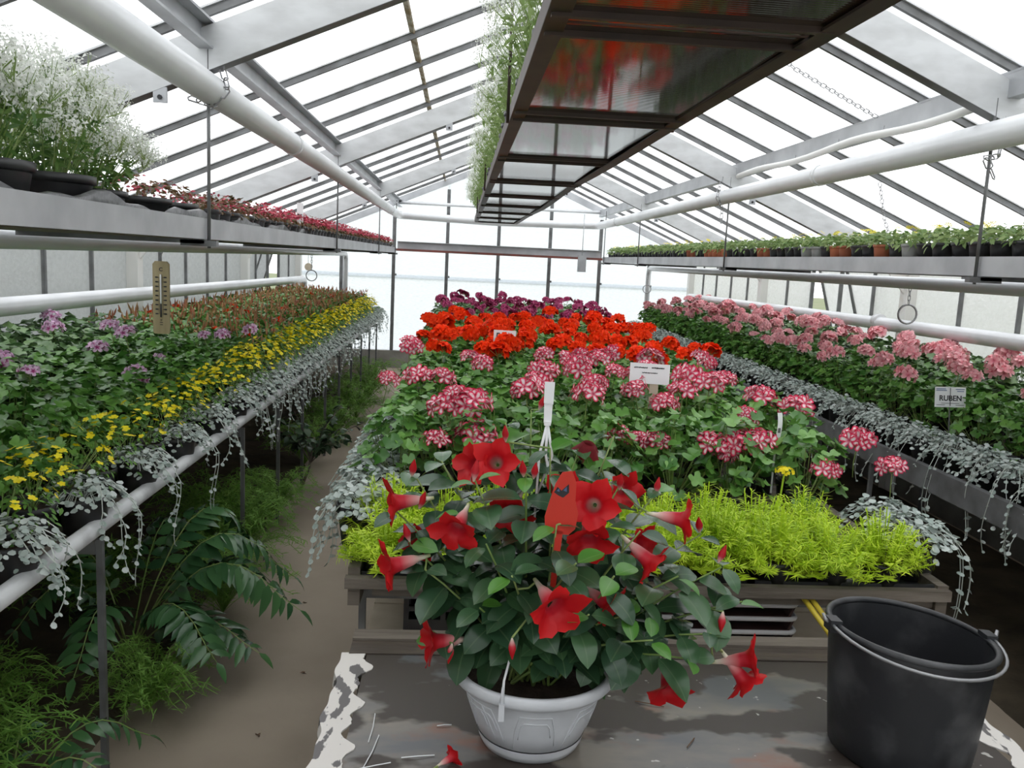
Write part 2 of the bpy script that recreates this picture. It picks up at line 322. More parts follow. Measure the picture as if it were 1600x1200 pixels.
# ---- leaf and petal templates: (verts, faces, attr) with the stalk end at the origin, pointing +y, face up +z
def blade(L=1.0, W=0.5, n=4, fold=0.12, curl=0.5, peak=0.5, sharp=0.8):
    vs = [(0, 0, 0)]; at = [(0, 0)]; fs = []
    def P(t):
        return (L*math.sin(curl*t)/curl, -L*(1-math.cos(curl*t))/curl) if abs(curl) > 1e-3 else (L*t, 0)
    for i in range(1, n):
        t = i/n; tt = t**(math.log(0.5)/math.log(peak)); w = W/2*math.sin(math.pi*tt)**sharp; y, z = P(t)
        vs += [(-w, y, z+fold*w), (0, y, z), (w, y, z+fold*w)]; at += [(-1, t), (0, t), (1, t)]
    y, z = P(1); vs.append((0, y, z)); at.append((0, 1)); e = len(vs)-1
    fs += [(0, 2, 1), (0, 3, 2)]
    for i in range(n-2):
        a = 1+3*i; fs += [(a, a+1, a+4, a+3), (a+1, a+2, a+5, a+4)]
    a = e-3; fs += [(a, a+1, e), (a+1, a+2, e)]
    return vs, fs, at
def round_leaf(R=0.5, lobes=5, amp=0.12, n=15, cup=0.18, seed=0):
    r = random.Random(seed); c = (0, R*0.55, 0.0); vs = [c]; at = [(0, 0)]; fs = []
    for i in range(n+1):
        a = math.radians(-158 + 316*i/n); k = 1+amp*math.cos(a*lobes*360/316) + r.uniform(-0.04, 0.04)
        rr = R*k; z = cup*R*(0.6+0.9*math.cos(2.5*a+seed)) + r.uniform(-0.05, 0.05)*R
        vs.append((c[0]+rr*math.sin(a), c[1]+rr*math.cos(a), z)); at.append((a, 1))
    vs.append((0, R*0.12, -0.03*R)); at.append((0, 0))
    fs = [(0, i+2, i+1) for i in range(n)] + [(0, 1, n+2), (0, n+2, n+1)]
    return vs, fs, at
def disc_leaf(R=0.5, n=7, cup=0.25):
    vs = [(0, R, 0)] + [(R*math.sin(2*math.pi*i/n), R+R*math.cos(2*math.pi*i/n), cup*R*(0.5+0.5*math.cos(4*math.pi*i/n))) for i in range(n)]
    return vs, [(0, (i+1) % n+1, i+1) for i in range(n)], [(0, 0.3)] + [(0, 1)]*n
def petal(L=1.0, W=0.7, lift=0.4, n=3):
    """obovate petal, stalk at origin"""
    vs = [(0, 0, 0)]; at = [(0, 0)]; fs = []
    for i in range(1, n+1):
        t = i/n; w = W/2*(0.30+0.70*math.sin(math.pi*min(1, t*0.72)))*(0.82 if i == n else 1); y = L*t*(0.96 if i == n else 1); z = lift*L*(t-0.55*t*t)
        vs += [(-w, y, z+0.06*L*t), (0, y+(0.05*L if i == n else 0), z), (w, y, z+0.06*L*t)]; at += [(-1, t), (0, t), (1, t)]
    fs += [(0, 2, 1), (0, 3, 2)]
    for i in range(n-1):
        a = 1+3*i; fs += [(a, a+1, a+4, a+3), (a+1, a+2, a+5, a+4)]
    return vs, fs, at
LEAF_GER = [round_leaf(0.5, 5, 0.10, 15, 0.2, k) for k in range(3)]
LEAF_IVY = [round_leaf(0.5, 5, 0.20, 20, 0.16, k+5) for k in range(3)]
LEAF_LOW = [round_leaf(0.5, 5, 0.14, 10, 0.2, k+9) for k in range(2)]
LEAF_OVAL = blade(1, 0.55, 6, 0.22, 0.7, 0.46, 0.75)
LEAF_LANCE = blade(1, 0.26, 4, 0.15, 0.6, 0.42, 0.9)
LEAF_SMALL = blade(1, 0.45, 3, 0.15, 0.5, 0.45)
NEEDLE = ([(-0.035, 0, 0), (0.035, 0, 0), (0.05, 0.55, 0.02), (-0.05, 0.55, 0.02), (0, 1, -0.06)], [(0, 1, 2, 3), (3, 2, 4)], [(0, 0), (0, 0), (0, .5), (0, .5), (0, 1)])
DISC = disc_leaf()
PETAL = petal()
def floret_tpl(L=1.0, W=0.62, lift=0.45, k=5, n=3, seed=0):
    r = random.Random(seed); vs = []; fs = []; at = []
    p = petal(L, W, lift, n)
    for i in range(k):
        a = 2*math.pi*i/k + r.uniform(-0.12, 0.12); c, s_ = math.cos(a), math.sin(a); o = len(vs); q = r.uniform(0.88, 1.06); dz = r.uniform(-0.04, 0.06)
        vs += [(q*(c*x-s_*y), q*(s_*x+c*y), z*q+dz*abs(y)) for x, y, z in p[0]]; fs += [tuple(o+j for j in f) for f in p[1]]; at += p[2]
    return vs, fs, at
FLORETS = [floret_tpl(seed=k) for k in range(3)]
FLORET_LOW = floret_tpl(1, 0.85, 0.35, 5, 2)
YFLOWER = floret_tpl(1, 0.85, 0.18, 5, 2, 3)
def sph_dir(r, zmin=-0.2):
    z = r.uniform(zmin, 1); a = r.uniform(0, 2*math.pi); q = math.sqrt(max(0, 1-z*z)); return np.array((q*math.cos(a), q*math.sin(a), z))

# ------------------------------------------------------------------ the greenhouse shell
XC, XL, XR, YB, YF = 0.5, -2.27, 3.27, 12.0, -3.0
def ZR(x): return 2.95-0.43*abs(x-XC)
EAVE = ZR(XL)
g = struct('floor', 'brown concrete path between the benches', 'floor', MB().box((XC, 4.5, -0.05), (XR-XL, 15.0, 0.1)).mesh('floor', 'path'))
for nm, x0, x1, y0, y1 in (('soil_bed', XL, -1.06, -2.8, 11.9), ('soil_bed', -0.12, 1.2, 2.3, 10.2), ('soil_bed', 2.05, XR, -2.8, 11.9)):
    b = MB(); nx, ny = 8, int((y1-y0)*5); vs = []
    for j in range(ny+1):
        for i in range(nx+1):
            e = i in (0, nx) or j in (0, ny)
            vs.append((x0+(x1-x0)*i/nx + (0 if i in (0, nx) and nm == '' else U(-0.03, 0.03)*(not e)), y0+(y1-y0)*j/ny, -0.01 if e else 0.02+U(0, 0.05)))
    b.add(vs, [(j*(nx+1)+i, j*(nx+1)+i+1, (j+1)*(nx+1)+i+1, (j+1)*(nx+1)+i) for j in range(ny) for i in range(nx)])
    link(nm, b.mesh(nm, 'earth'), g)
b = MB(); b.add([(-60, -60, -0.12), (60, -60, -0.12), (60, 60, -0.12), (-60, 60, -0.12)], [(0, 1, 2, 3)])
struct('ground', 'grass outside the greenhouse, added to darken light from below', 'ground', b.mesh('ground', 'grass'))  # outer ground added so that less light comes in from below

ceil = struct('ceiling', 'glazed pitched roof of patterned glass on grey metal frames', 'roof')
ys = [YF+0.6*i for i in range(26)]
for sgn in (-1, 1):
    cuts = [0.03, 0.77, 1.78, 2.80]
    for a, c in zip(cuts, cuts[1:]):
        xa, xc_ = XC+sgn*a, XC+sgn*(c+0.02); za, zc = ZR(xa), ZR(xc_)-0.004
        b = MB(); vs = [(xa, -0.288, za), (xc_, -0.288, zc), (xc_, 0.288, zc), (xa, 0.288, za)]
        vs += [(x, y, z+0.004) for x, y, z in vs]
        b.add(vs, [(3, 2, 1, 0), (4, 5, 6, 7), (0, 1, 5, 4), (1, 2, 6, 5), (2, 3, 7, 6), (3, 0, 4, 7)], 0, False)
        me = b.mesh('pane', 'roof_glass')
        for i in range(25): link('pane', me, ceil, (0, ys[i]+0.3, 0))
    b = MB(); p0 = (XC+sgn*0.02, 0, ZR(XC+sgn*0.02)-0.022); p1 = (XC+sgn*2.80, 0, ZR(XC+sgn*2.8)-0.022)
    b.bar(p0, p1, 0.010, 0.036, 0); b.bar((p0[0], 0, p0[2]+0.014), (p1[0], 0, p1[2]+0.014), 0.030, 0.006, 1); b.bar((p0[0], 0, p0[2]-0.016), (p1[0], 0, p1[2]-0.016), 0.018, 0.006, 0)
    me = b.mesh('glazing_bar', 'galv_dark', 'alu')
    for y in ys: link('glazing_bar', me, ceil, (0, y, 0))
    # rafters: C channels of the portal frames
    b = MB(); q0 = Vector((XC, 0, 2.81)); q1 = Vector((XC+sgn*2.74, 0, 2.81-0.43*2.74)); up = Vector((sgn*0.43, 0, 1)).normalized()
    b.bar(q0, q1, 0.010, 0.13, 0); b.bar(q0+up*0.062+Vector((0, 0.025, 0)), q1+up*0.062+Vector((0, 0.025, 0)), 0.055, 0.009, 0, up); b.bar(q0-up*0.062+Vector((0, 0.025, 0)), q1-up*0.062+Vector((0, 0.025, 0)), 0.055, 0.009, 1, up)
    me = b.mesh('rafter', 'alu', 'galv_dark')  # underside shade put into the lower flange's darker colour
    for y in (0.0, 3.0, 6.0, 9.0): link('rafter', me, ceil, (0, y, 0))
    b = MB(); b.bar(q0+Vector((0, 0, 0.1)), q1+Vector((0, 0, 0.1)), 0.06, 0.09, 0); me = b.mesh('gable_beam', 'galv'); link('gable_beam', me, ceil, (0, 11.95, 0))
    # bracket tabs under the rafters
    tb = MB().box((0, 0, 0), (0.045, 0.008, 0.05)).tube([(0, -0.005, -0.008), (0, -0.009, -0.008)], 0.008, 8, 1).mesh('bracket', 'galv', 'ink')
    for y in (3.0, 6.0, 9.0):
        for d in (0.62, 1.52): link('bracket', tb, ceil, (XC+sgn*d, y, 2.81-0.43*d-0.09))
    # purlin on the rafters, half way up
    x = XC+sgn*1.39; z = ZR(x)-0.085
    b = MB(); b.bar((x, YF, z), (x, YB, z), 0.008, 0.09, 0); b.bar((x+0.02, YF, z-0.042), (x+0.02, YB, z-0.042), 0.05, 0.008, 0); b.bar((x+0.02, YF, z+0.042), (x+0.02, YB, z+0.042), 0.05, 0.008, 0)
    link('purlin', b.mesh('purlin', 'galv'), ceil)
b = MB(); b.bar((XC, YF, 2.925), (XC, YB, 2.925), 0.05, 0.09); link('ridge_beam', b.mesh('ridge_beam', 'galv'), ceil)
# mossy overlap joint of the panes
b = MB(); x = XC-0.77
for i in range(25):
    y = ys[i]+0.3
    b.bar((x+U(-.003, .003), ys[i]+0.02, ZR(x)-0.012), (x+U(-.003, .003), ys[i]+0.58, ZR(x)-0.012), 0.022+U(0, 0.012), 0.012, 0, (0.4, 0, 1))
link('moss_joint', b.mesh('moss_joint', 'moss'), ceil)

def side_wall(name, x, out, glass, vent, label):
    w = struct(name, label, 'wall')
    link('sill_wall', MB().box((x+out*0.05, 4.5, 0.29), (0.12, 15, 0.6)).mesh('sill_wall', 'concrete'), w)
    pm = MB().box((0, 0, 0), (0.004, 0.565, 1.10)).mesh('pane', glass)
    bm_ = MB().box((0, 0, 0), (0.03, 0.022, 1.14)).mesh('glazing_bar', 'galv_dark')
    for i in range(25):
        yc = ys[i]+0.3
        if not any(v[0] <= yc <= v[1] for v in vent): link('pane', pm, w, (x, yc, 1.155))
    for y in ys: link('glazing_bar', bm_, w, (x-out*0.005, y, 1.16))
    link('eave_beam', MB().box((x-out*0.01, 4.5, 1.735), (0.08, 15, 0.05)).mesh('eave_beam', 'white_frame'), w)
    link('sill_rail', MB().box((x, 4.5, 0.60), (0.06, 15, 0.03)).mesh('sill_rail', 'galv'), w)
    post = MB().box((0, 0, 0.865), (0.075, 0.10, 1.75)).mesh('post', 'white_frame')
    gs = MB().prism([(0.03*-out, 1.74), (-out*0.30, 1.82), (-out*0.30, 1.76), (-out*0.03, 1.45)], -0.006, 0.006, 'y').mesh('gusset', 'white_frame')
    for y in (0.0, 3.0, 6.0, 9.0, 11.9):
        link('post', post, w, (x-out*0.045, y, 0)); 
        if y < 11: link('gusset', gs, w, (x-out*0.04, y, 0))
    return w
side_wall('wall_left', XL, -1, 'wall_glass', [(9.6, 10.8)], 'grey patterned glass side wall behind the hanging thermometer')
side_wall('wall_right', XR, 1, 'wall_glass_pale', [(6.6, 7.8)], 'pale patterned glass side wall behind the pink geraniums')
def vent(name, x, out, y0, y1, glass, label):
    w = struct(name, label, 'window'); w.location = (x+out*0.02, (y0+y1)/2, 1.69); w.rotation_euler = (0, -out*math.radians(17), 0)
    h, hw = 1.0, (y1-y0)/2-0.02
    for a in (-1, 0, 1): link('sash_bar', MB().box((0, a*(hw-0.015), -h/2), (0.03, 0.03, h)).mesh('sash_bar', 'galv_dark'), w)
    for z in (-0.015, -h+0.015): link('sash_rail', MB().box((0, 0, z), (0.03, 2*hw, 0.03)).mesh('sash_rail', 'galv_dark'), w)
    for a in (-1, 1): link('pane', MB().box((0, a*hw/2, -h/2), (0.004, hw-0.03, h-0.05)).mesh('pane', glass), w)
vent('window_1', XR, 1, 6.6, 7.8, 'wall_glass_pale', 'top hinged vent window propped open behind pink geraniums')
vent('window_2', XL, -1, 9.6, 10.8, 'wall_glass', 'top hinged vent window propped open beyond the thermometer')

wb = struct('wall_back', 'far gable wall of white bubble sheet between grey posts', 'wall')
xs = [XL, -1.66, -0.945, -0.21, 0.50, 1.22, 1.93, 2.64, XR]
for a, c in zip(xs, xs[1:]):
    for z0, z1, dy in ((0.24, 1.30, 0.0), (1.25, None, 0.012)):
        top = [(c, z1), (a, z1)] if z1 else ([(c, ZR(c)-0.03), (XC, ZR(XC)-0.03), (a, ZR(a)-0.03)] if a < XC < c else [(c, ZR(c)-0.03), (a, ZR(a)-0.03)])
        link('sheet_panel', MB().prism([(a, z0), (c, z0)] + top, YB+0.03+dy, YB+0.036+dy, 'y').mesh('sheet_panel', 'bubble_sheet'), wb)
for x in xs[1:-1]:
    link('post', MB().box((x, YB, (0.2+ZR(x)-0.15)/2), (0.045, 0.045, ZR(x)-0.35)).mesh('post', 'galv_dark'), wb)
    link('bolt', MB().tube([(x+0.025, YB-0.01, 1.30), (x+0.045, YB-0.01, 1.30)], 0.014, 8).mesh('bolt', 'galv_dark'), wb)
link('sill_wall', MB().box((XC, YB+0.02, 0.11), (XR-XL, 0.16, 0.26)).mesh('sill_wall', 'concrete'), wb)
wf = struct('wall_front', 'glazed gable wall behind the viewpoint', 'wall')
for a, c in ((XL, 0.0), (0.0, 1.0), (1.0, XR)):
    top = [(c, ZR(c)-0.03), (XC, ZR(XC)-0.03), (a, ZR(a)-0.03)] if a < XC < c else [(c, ZR(c)-0.03), (a, ZR(a)-0.03)]
    link('sheet_panel', MB().prism([(a, 0.0), (c, 0.0)] + top, YF-0.03, YF-0.024, 'y').mesh('sheet_panel', 'bubble_sheet'), wf)

# ------------------------------------------------------------------ pipes, beams, chains
def fillet(pts, r, n=6):
    pts = [Vector(p) for p in pts]; out = [pts[0]]
    for a, b_, c in zip(pts, pts[1:], pts[2:]):
        u, v = (a-b_).normalized(), (c-b_).normalized(); p0, p1 = b_+u*r, b_+v*r
        for i in range(n+1):
            t = i/n; out.append((1-t)**2*p0 + 2*t*(1-t)*b_ + t*t*p1)
    out.append(pts[-1]); return out
def pipe(pts, r, label, cat='pipe', name='heating_pipe', collars=(), m='pipe', group=None, fr=0.12):
    t = thing(name, (0, 0, 0), label, cat, group)
    P = fillet(pts, fr) if len(pts) > 2 else [Vector(p) for p in pts]
    link('pipe_run', MB().tube(P, r, 16).mesh('pipe_run', m), t)
    for a, c in collars:
        a, c = Vector(a), Vector(c); link('collar', MB().tube([a, c], r+0.004, 16).mesh('collar', m), t)
    return t
PZ = 2.095
cl = [((-0.86, y-0.02, PZ), (-0.86, y+0.02, PZ)) for y in (4.4, 10.2)] + [((1.83, y-0.02, 2.085), (1.83, y+0.02, 2.085)) for y in (4.4, 10.2)]
pipe([(-0.86, YF+0.1, PZ), (-0.86, 11.55, PZ), (0.4, 11.6, 2.065), (1.83, 11.55, 2.085), (1.83, YF+0.1, 2.085)], 0.05, 'thick overhead heating pipe looping along the roof and across the far gable', collars=cl)
pipe([(-1.55, YF+0.1, 1.575), (-1.55, 11.6, 1.56), (-1.55, 11.6, 0.0)], 0.034, 'grey pipe running under the shelf of white euphorbia, turning down at the gable')
pipe([(2.55, YF+0.1, 1.56), (2.55, 11.6, 1.55), (2.55, 11.6, 0.0)], 0.034, 'grey pipe running under the shelf of yellow flowers, turning down at the gable')
pipe([(-2.04, YF+0.1, 1.32), (-2.04, 11.3, 1.205), (-2.04, 11.3, 0.0)], 0.044, 'white heating pipe along the side wall behind the thermometer', collars=[((-2.04, 5.9, 1.262), (-2.04, 5.96, 1.262))])
pipe([(3.04, YF+0.1, 1.33), (3.04, 11.3, 1.20), (3.04, 11.3, 0.0)], 0.046, 'white heating pipe along the side wall behind the pink geraniums', collars=[((3.04, 6.0, 1.265), (3.04, 6.06, 1.265))])
pipe([(-0.95, 11.9, 2.28), (1.95, 11.9, 2.28)], 0.022, 'thin tie pipe across the far gable above the heating pipe', name='tie_pipe')
# white hose sagging along the purlin
hz = [(1.86+0.010*math.sin(i*0.9), 5.86-i*0.17, 2.215+0.012*math.sin(i*0.8)) for i in range(17)]
t = thing('white_hose', (0, 0, 0), 'wavy white plastic hose tied beneath the roof purlin over the yellow flowers', 'hose'); P = [Vector(p) for p in hz]
link('hose_run', MB().tube(P, 0.017, 10).mesh('hose_run', 'hose'), t)
for k in (3, 6, 9, 12): link('tie', MB().tube([P[k], P[k]+Vector((0.005, 0, 0.035))], 0.003, 4).mesh('tie', 'steel_wire'), t)
# cross beam in front of the gable
t = thing('cross_beam', (0, 0, 0), 'long grey channel beam with rusty red lower flange across the far gable', 'beam')
link('channel', MB().box((0.5, 11.5, 1.70), (2.72, 0.012, 0.10)).box((0.5, 11.48, 1.748), (2.72, 0.05, 0.008)).mesh('channel', 'galv'), t)
link('red_flange', MB().box((0.5, 11.47, 1.64), (2.76, 0.06, 0.03)).mesh('red_flange', 'red_rust'), t)
t = thing('control_box', (1.60, 11.43, 1.60), 'small grey box hanging on a wire at the rusty cross beam', 'box')
link('housing', MB().box((0, 0, -0.03), (0.11, 0.05, 0.22)).mesh('housing', 'galv'), t); link('wire', MB().tube([(0, 0, 0.08), (0.0, 0.0, 0.62)], 0.005, 6).mesh('wire', 'galv'), t)

def chain(pts, label, link_len=0.042, r=0.0028, name='steel_chain', group=None):
    P = [Vector(p) for p in pts]; b = MB(); k = 0
    for a, c in zip(P, P[1:]):
        L = (c-a).length; n = max(1, round(L/(link_len*0.78))); d = (c-a).normalized()
        s1 = d.orthogonal().normalized(); s2 = d.cross(s1)
        for i in range(n):
            m_ = a.lerp(c, (i+0.5)/n); s = s1 if k % 2 else s2; k += 1; h, w = link_len/2, link_len*0.27
            b.tube([m_+d*(h*q)+s*(w*e) for q, e in ((-0.7, 1), (0.7, 1), (1, 0), (0.7, -1), (-0.7, -1), (-1, 0))], r, 4, closed=True)
    return tag(link(name, b.mesh(name, 'steel_wire')), label, 'chain', group)
chain([(1.82+0.07, 3.02, 2.27), (1.90, 3.0, 2.12), (1.87, 2.98, 2.02), (1.82, 2.97, 2.01), (1.86, 2.97, 1.94)], 'steel chain looped round the overhead pipe over the yellow flowers')
chain([(-0.86+0.03, 3.02, 2.19), (-0.80, 3.0, 2.10), (-0.84, 2.99, 2.04), (-0.92, 2.99, 2.06)], 'steel chain looped round the overhead pipe above the thermometer')
chain([(1.79, 6.0, 2.22), (1.76, 5.98, 2.08), (1.80, 5.97, 2.00), (1.80, 5.97, 1.90)], 'shorter steel chain hanging at the second roof frame over yellow flowers')
chain([(0.95, 3.55, 2.66), (1.35, 3.62, 2.42), (1.76, 3.7, 2.26)], 'thin slack chain slanting down below the roof glass to the purlin', 0.03, 0.002)
chain([(2.30, 4.72, 2.10), (2.36, 4.74, 1.90), (2.42, 4.75, 1.78)], 'thin chain hanging from the roof down to the yellow flowers', 0.03, 0.002)
def ring_chain(p, ztop, label):
    t = thing('chain_ring', p, label, 'ring'); R = 0.055
    link('ring', MB().tube([(R*math.cos(a), 0, R*math.sin(a)) for a in [i*2*math.pi/20 for i in range(20)]], 0.006, 6, closed=True).mesh('ring', 'steel_wire'), t)
    b = MB(); z = R; k = 0
    while z < ztop-p[2]:
        s = Vector((1, 0, 0)) if k % 2 else Vector((0, 1, 0)); k += 1; c = Vector((0, 0, z+0.012))
        b.tube([c+Vector((0, 0, q*0.017))+s*(e*0.007) for q, e in ((-.7, 1), (.7, 1), (1, 0), (.7, -1), (-.7, -1), (-1, 0))], 0.0025, 4, closed=True); z += 0.026
    link('chain', b.mesh('chain', 'steel_wire'), t)
ring_chain((-1.55, 9.0, 1.32), 1.545, 'round pull ring on a chain beneath the shelf of red tipped plants')
ring_chain((2.52, 11.5, 1.27), 1.60, 'small round pull ring on a chain by the far corner pipe')
ring_chain((2.587, 4.80, 1.375), 1.55, 'pull ring on a chain before the white pipe at pink geraniums')
t = thing('round_tag', (-2.02, 11.48, 1.36), 'small round wooden disc hanging near the far corner', 'disc')
link('disc', MB().tube([(0, 0, 0), (0, 0.015, 0)], 0.05, 18).mesh('disc', 'wood_stick'), t); link('string', MB().tube([(0, 0, 0.05), (0, 0, 0.30)], 0.003, 4).mesh('string', 'steel_wire'), t)

# thermometer
t = thing('thermometer', (-1.545, 4.52, 1.30), 'tall wooden thermometer board hanging from the grey pipe above the geraniums', 'thermometer')
W2, H2 = 0.042, 0.375
b = MB(); b.prism([(-W2, -H2/2+0.01), (-W2+0.008, -H2/2), (W2-0.008, -H2/2), (W2, -H2/2+0.01), (W2, H2/2-0.015), (W2-0.012, H2/2), (-W2+0.012, H2/2), (-W2, H2/2-0.015)], 0.0, 0.012); link('board', b.mesh('board', 'thermo_wood'), t)
link('glass_tube', MB().tube([(0, -0.003, -0.10), (0, -0.003, 0.12)], 0.0045, 8).mesh('glass_tube', 'tag_white'), t)
link('liquid', MB().tube([(0, -0.005, -0.10), (0, -0.005, -0.03)], 0.004, 8).mesh('liquid', 'ink'), t)
b = MB()
for i in range(9):
    z = 0.105-i*0.0235
    for s in (-1, 1): b.box((s*0.022, -0.001, z), (0.013, 0.002, 0.007)); b.box((s*0.0115, -0.001, z), (0.006, 0.002, 0.0025))
    if i < 8:
        for q in (1, 2, 3): b.box((0.010, -0.001, z-q*0.0059), (0.004, 0.002, 0.0015)); b.box((-0.010, -0.001, z-q*0.0059), (0.004, 0.002, 0.0015))
for i in range(3): b.box((0, -0.001, -0.115-i*0.012), (0.014-0.004*(i == 0), 0.002, 0.003))
stuff(link('scale_marks', b.mesh('scale_marks', 'ink'), t))
def lettering(s, size, mname, parent, loc, rot=(math.pi/2, 0, 0), ex=0.0004):
    cu = bpy.data.curves.new('lettering', 'FONT'); cu.body = s; cu.size = size; cu.align_x = 'CENTER'; cu.align_y = 'CENTER'; cu.extrude = ex; cu.offset = size*0.022
    o = bpy.data.objects.new('lettering_source', cu); COL.objects.link(o)
    dg = bpy.context.evaluated_depsgraph_get(); me = bpy.data.meshes.new_from_object(o.evaluated_get(dg)); bpy.data.objects.remove(o); bpy.data.curves.remove(cu)
    me.materials.clear(); me.materials.append(MATS[mname]); q = link('lettering', me, parent, loc); q.rotation_euler = rot; return q
lettering('C', 0.026, 'ink', t, (0, -0.0008, 0.145))
link('hanger', MB().tube([(0, 0.005, H2/2-0.02), (0, 0.005, H2/2+0.03), (0.008, 0.005, H2/2+0.045), (0, 0.01, H2/2+0.06), (0, 0.02, H2/2+0.085)], 0.0022, 6).mesh('hanger', 'steel_wire'), t)

# ------------------------------------------------------------------ hanging side shelves
def side_shelf(name, x, sgn, y1, label, width=0.62, bz=0.05):
    """x: aisle edge; sgn: direction towards the wall"""
    t = thing(name, (x, 0, 1.60), label, 'shelf')
    b = MB(); b.box((0, (y1-2.0)/2, 0.035), (0.006, y1+2.0, 0.07)); b.box((sgn*0.02, (y1-2.0)/2, 0.004), (0.045, y1+2.0, 0.008)); b.box((sgn*0.015, (y1-2.0)/2, 0.066), (0.035, y1+2.0, 0.008))
    link('edge_channel', b.mesh('edge_channel', 'galv'), t)
    b = MB(); b.box((sgn*width, (y1-2.0)/2, 0.045), (0.006, y1+2.0, 0.09)); link('back_channel', b.mesh('back_channel', 'galv'), t)
    n = int((y1+2.0)/1.2)
    for i in range(n):
        ya = -2.0+i*(y1+2.0)/n; yb = -2.0+(i+1)*(y1+2.0)/n
        link('board', MB().box((sgn*width/2, (ya+yb)/2, bz-0.007), (width-0.02, yb-ya-0.01, 0.014)).mesh('board', 'old_wood'), t)
    for y in (0.0, 3.0, 6.0, 9.0, 11.2):
        if y > y1: continue
        link('hanging_rod', MB().tube([(0.012*-sgn, y, -0.03), (0.012*-sgn, y, 2.22-1.60 if y < 11 else 2.26-1.6)], 0.006, 6).mesh('hanging_rod', 'galv_dark'), t)
        link('rod_clamp', MB().box((0.02*sgn, y, -0.014), (0.12, 0.03, 0.02)).mesh('rod_clamp', 'galv_dark'), t)
        link('cross_bar', MB().box((sgn*width/2, y, -0.008), (width, 0.03, 0.016)).mesh('cross_bar', 'galv_dark'), t)
    return t
side_shelf('hanging_shelf', -0.875, -1, 11.45, 'long hanging shelf with grey channel edge carrying white euphorbia and red tipped plants', bz=0.0125)
side_shelf('hanging_shelf', 1.865, 1, 11.35, 'long hanging shelf with grey channel edge carrying small yellow flowered pots', bz=0.0525)
def liner(x0, x1, y0, y1, label):
    b = MB(); n = int((y1-y0)/0.06); vs = []
    for i in range(n+1):
        y = y0+(y1-y0)*i/n; w = U(-0.01, 0.01); hh = 0.014*math.sin(y*9)+0.008*math.sin(y*23)
        vs += [(x0-0.03, y, 1.614), (x0-0.012, y, 1.622), (x0+0.004+w*0.5, y, 1.682+hh), (x0-0.012+w*0.5, y, 1.686+hh)]
    b.add(vs, [(4*i+j, 4*i+j+1, 4*i+5+j, 4*i+4+j) for i in range(n) for j in range(3)])
    tag(link('plastic_liner', b.mesh('plastic_liner', 'black_sheet')), label, 'plastic sheet')
liner(-0.905, -1.46, 1.3, 5.0, 'crumpled black plastic sheet lining the shelf under white euphorbia')

# ------------------------------------------------------------------ central hanging shelf
t = thing('hanging_shelf', (0, 0, 2.05), 'dark overhead shelf of ribbed brown sheets in a rusty steel frame', 'shelf')
SX0, SX1, SY0, SY1 = 0.145, 0.70, -1.0, 11.2
def sag(y): return -0.011*(0.5+0.5*math.sin(y*1.9))
for x, s in ((SX0, 1), (SX1, -1)):
    n = 24; P = [(x+(0.010*math.sin(SY0+(SY1-SY0)*i/n) if s < 0 else 0), SY0+(SY1-SY0)*i/n, (sag(SY0+(SY1-SY0)*i/n) if s < 0 else 0)) for i in range(n+1)]
    b = MB()
    for a, c in zip(P, P[1:]):
        b.bar((a[0], a[1], a[2]+0.02), (c[0], c[1], c[2]+0.02), 0.006, 0.05); b.bar((a[0]+s*0.02, a[1], a[2]-0.004), (c[0]+s*0.02, c[1], c[2]-0.004), 0.045, 0.006)
    link('side_angle', b.mesh('side_angle', 'brown_steel'), t)
yy = [SY0, 0.35, 1.75, 2.85, 4.05, 5.25, 6.45, 7.65, 8.85, 10.05, SY1]
for a, c in zip(yy, yy[1:]):
    link('ribbed_panel', MB().box(((SX0+SX1)/2, (a+c)/2, 0.003), (SX1-SX0-0.012, c-a-0.015, 0.010)).mesh('ribbed_panel', 'polycarb'), t)
for y in yy:
    for d in (-0.07, 0.07) if SY0 < y < SY1 else (0,): link('cross_bar', MB().box(((SX0+SX1)/2, y+d, -0.008), (SX1-SX0-0.01, 0.016, 0.012)).mesh('cross_bar', 'brown_steel'), t)
for y in (0.0, 3.0, 6.0, 9.0):
    for x in (SX0-0.008, SX1+0.008): link('hanging_rod', MB().tube([(x, y, -0.01), (x, y, 0.68)], 0.006, 6).mesh('hanging_rod', 'brown_steel'), t)

# ------------------------------------------------------------------ benches
BZ = 0.78
def bench(x_aisle, x_wall, y0, y1, legs, label, rail, railr, ends=False):
    s = 1 if x_wall > x_aisle else -1
    t = thing('plant_bench', (0, 0, 0), label, 'bench')
    if rail == 'tube': link('front_rail', MB().tube([(x_aisle, y0, BZ-0.002), (x_aisle, y1, BZ-0.002)], railr, 12).mesh('front_rail', 'rail_paint'), t)
    else: link('front_rail', MB().box((x_aisle, (y0+y1)/2, BZ-0.03), (0.03, y1-y0, 0.10)).mesh('front_rail', rail), t)
    n = max(1, round((y1-y0)/1.2))
    for i in range(n):
        a, c = y0+(y1-y0)*i/n, y0+(y1-y0)*(i+1)/n
        link('board', MB().box(((x_aisle+x_wall)/2+s*0.02, (a+c)/2, BZ-0.04), (abs(x_wall-x_aisle)-0.05, c-a-0.008, 0.03)).mesh('board', 'old_wood'), t)
    for y in legs:
        if y0 <= y <= y1:
            for x in (x_aisle+s*0.012, x_wall-s*0.05): link('leg', MB().box((x, y, (BZ-0.05)/2), (0.018, 0.018, BZ-0.055)).mesh('leg', 'galv_dark'), t)
            link('cross_bar', MB().box(((x_aisle+x_wall)/2, y, BZ-0.075), (abs(x_wall-x_aisle)-0.04, 0.03, 0.04)).mesh('cross_bar', 'galv_dark'), t)
    return t
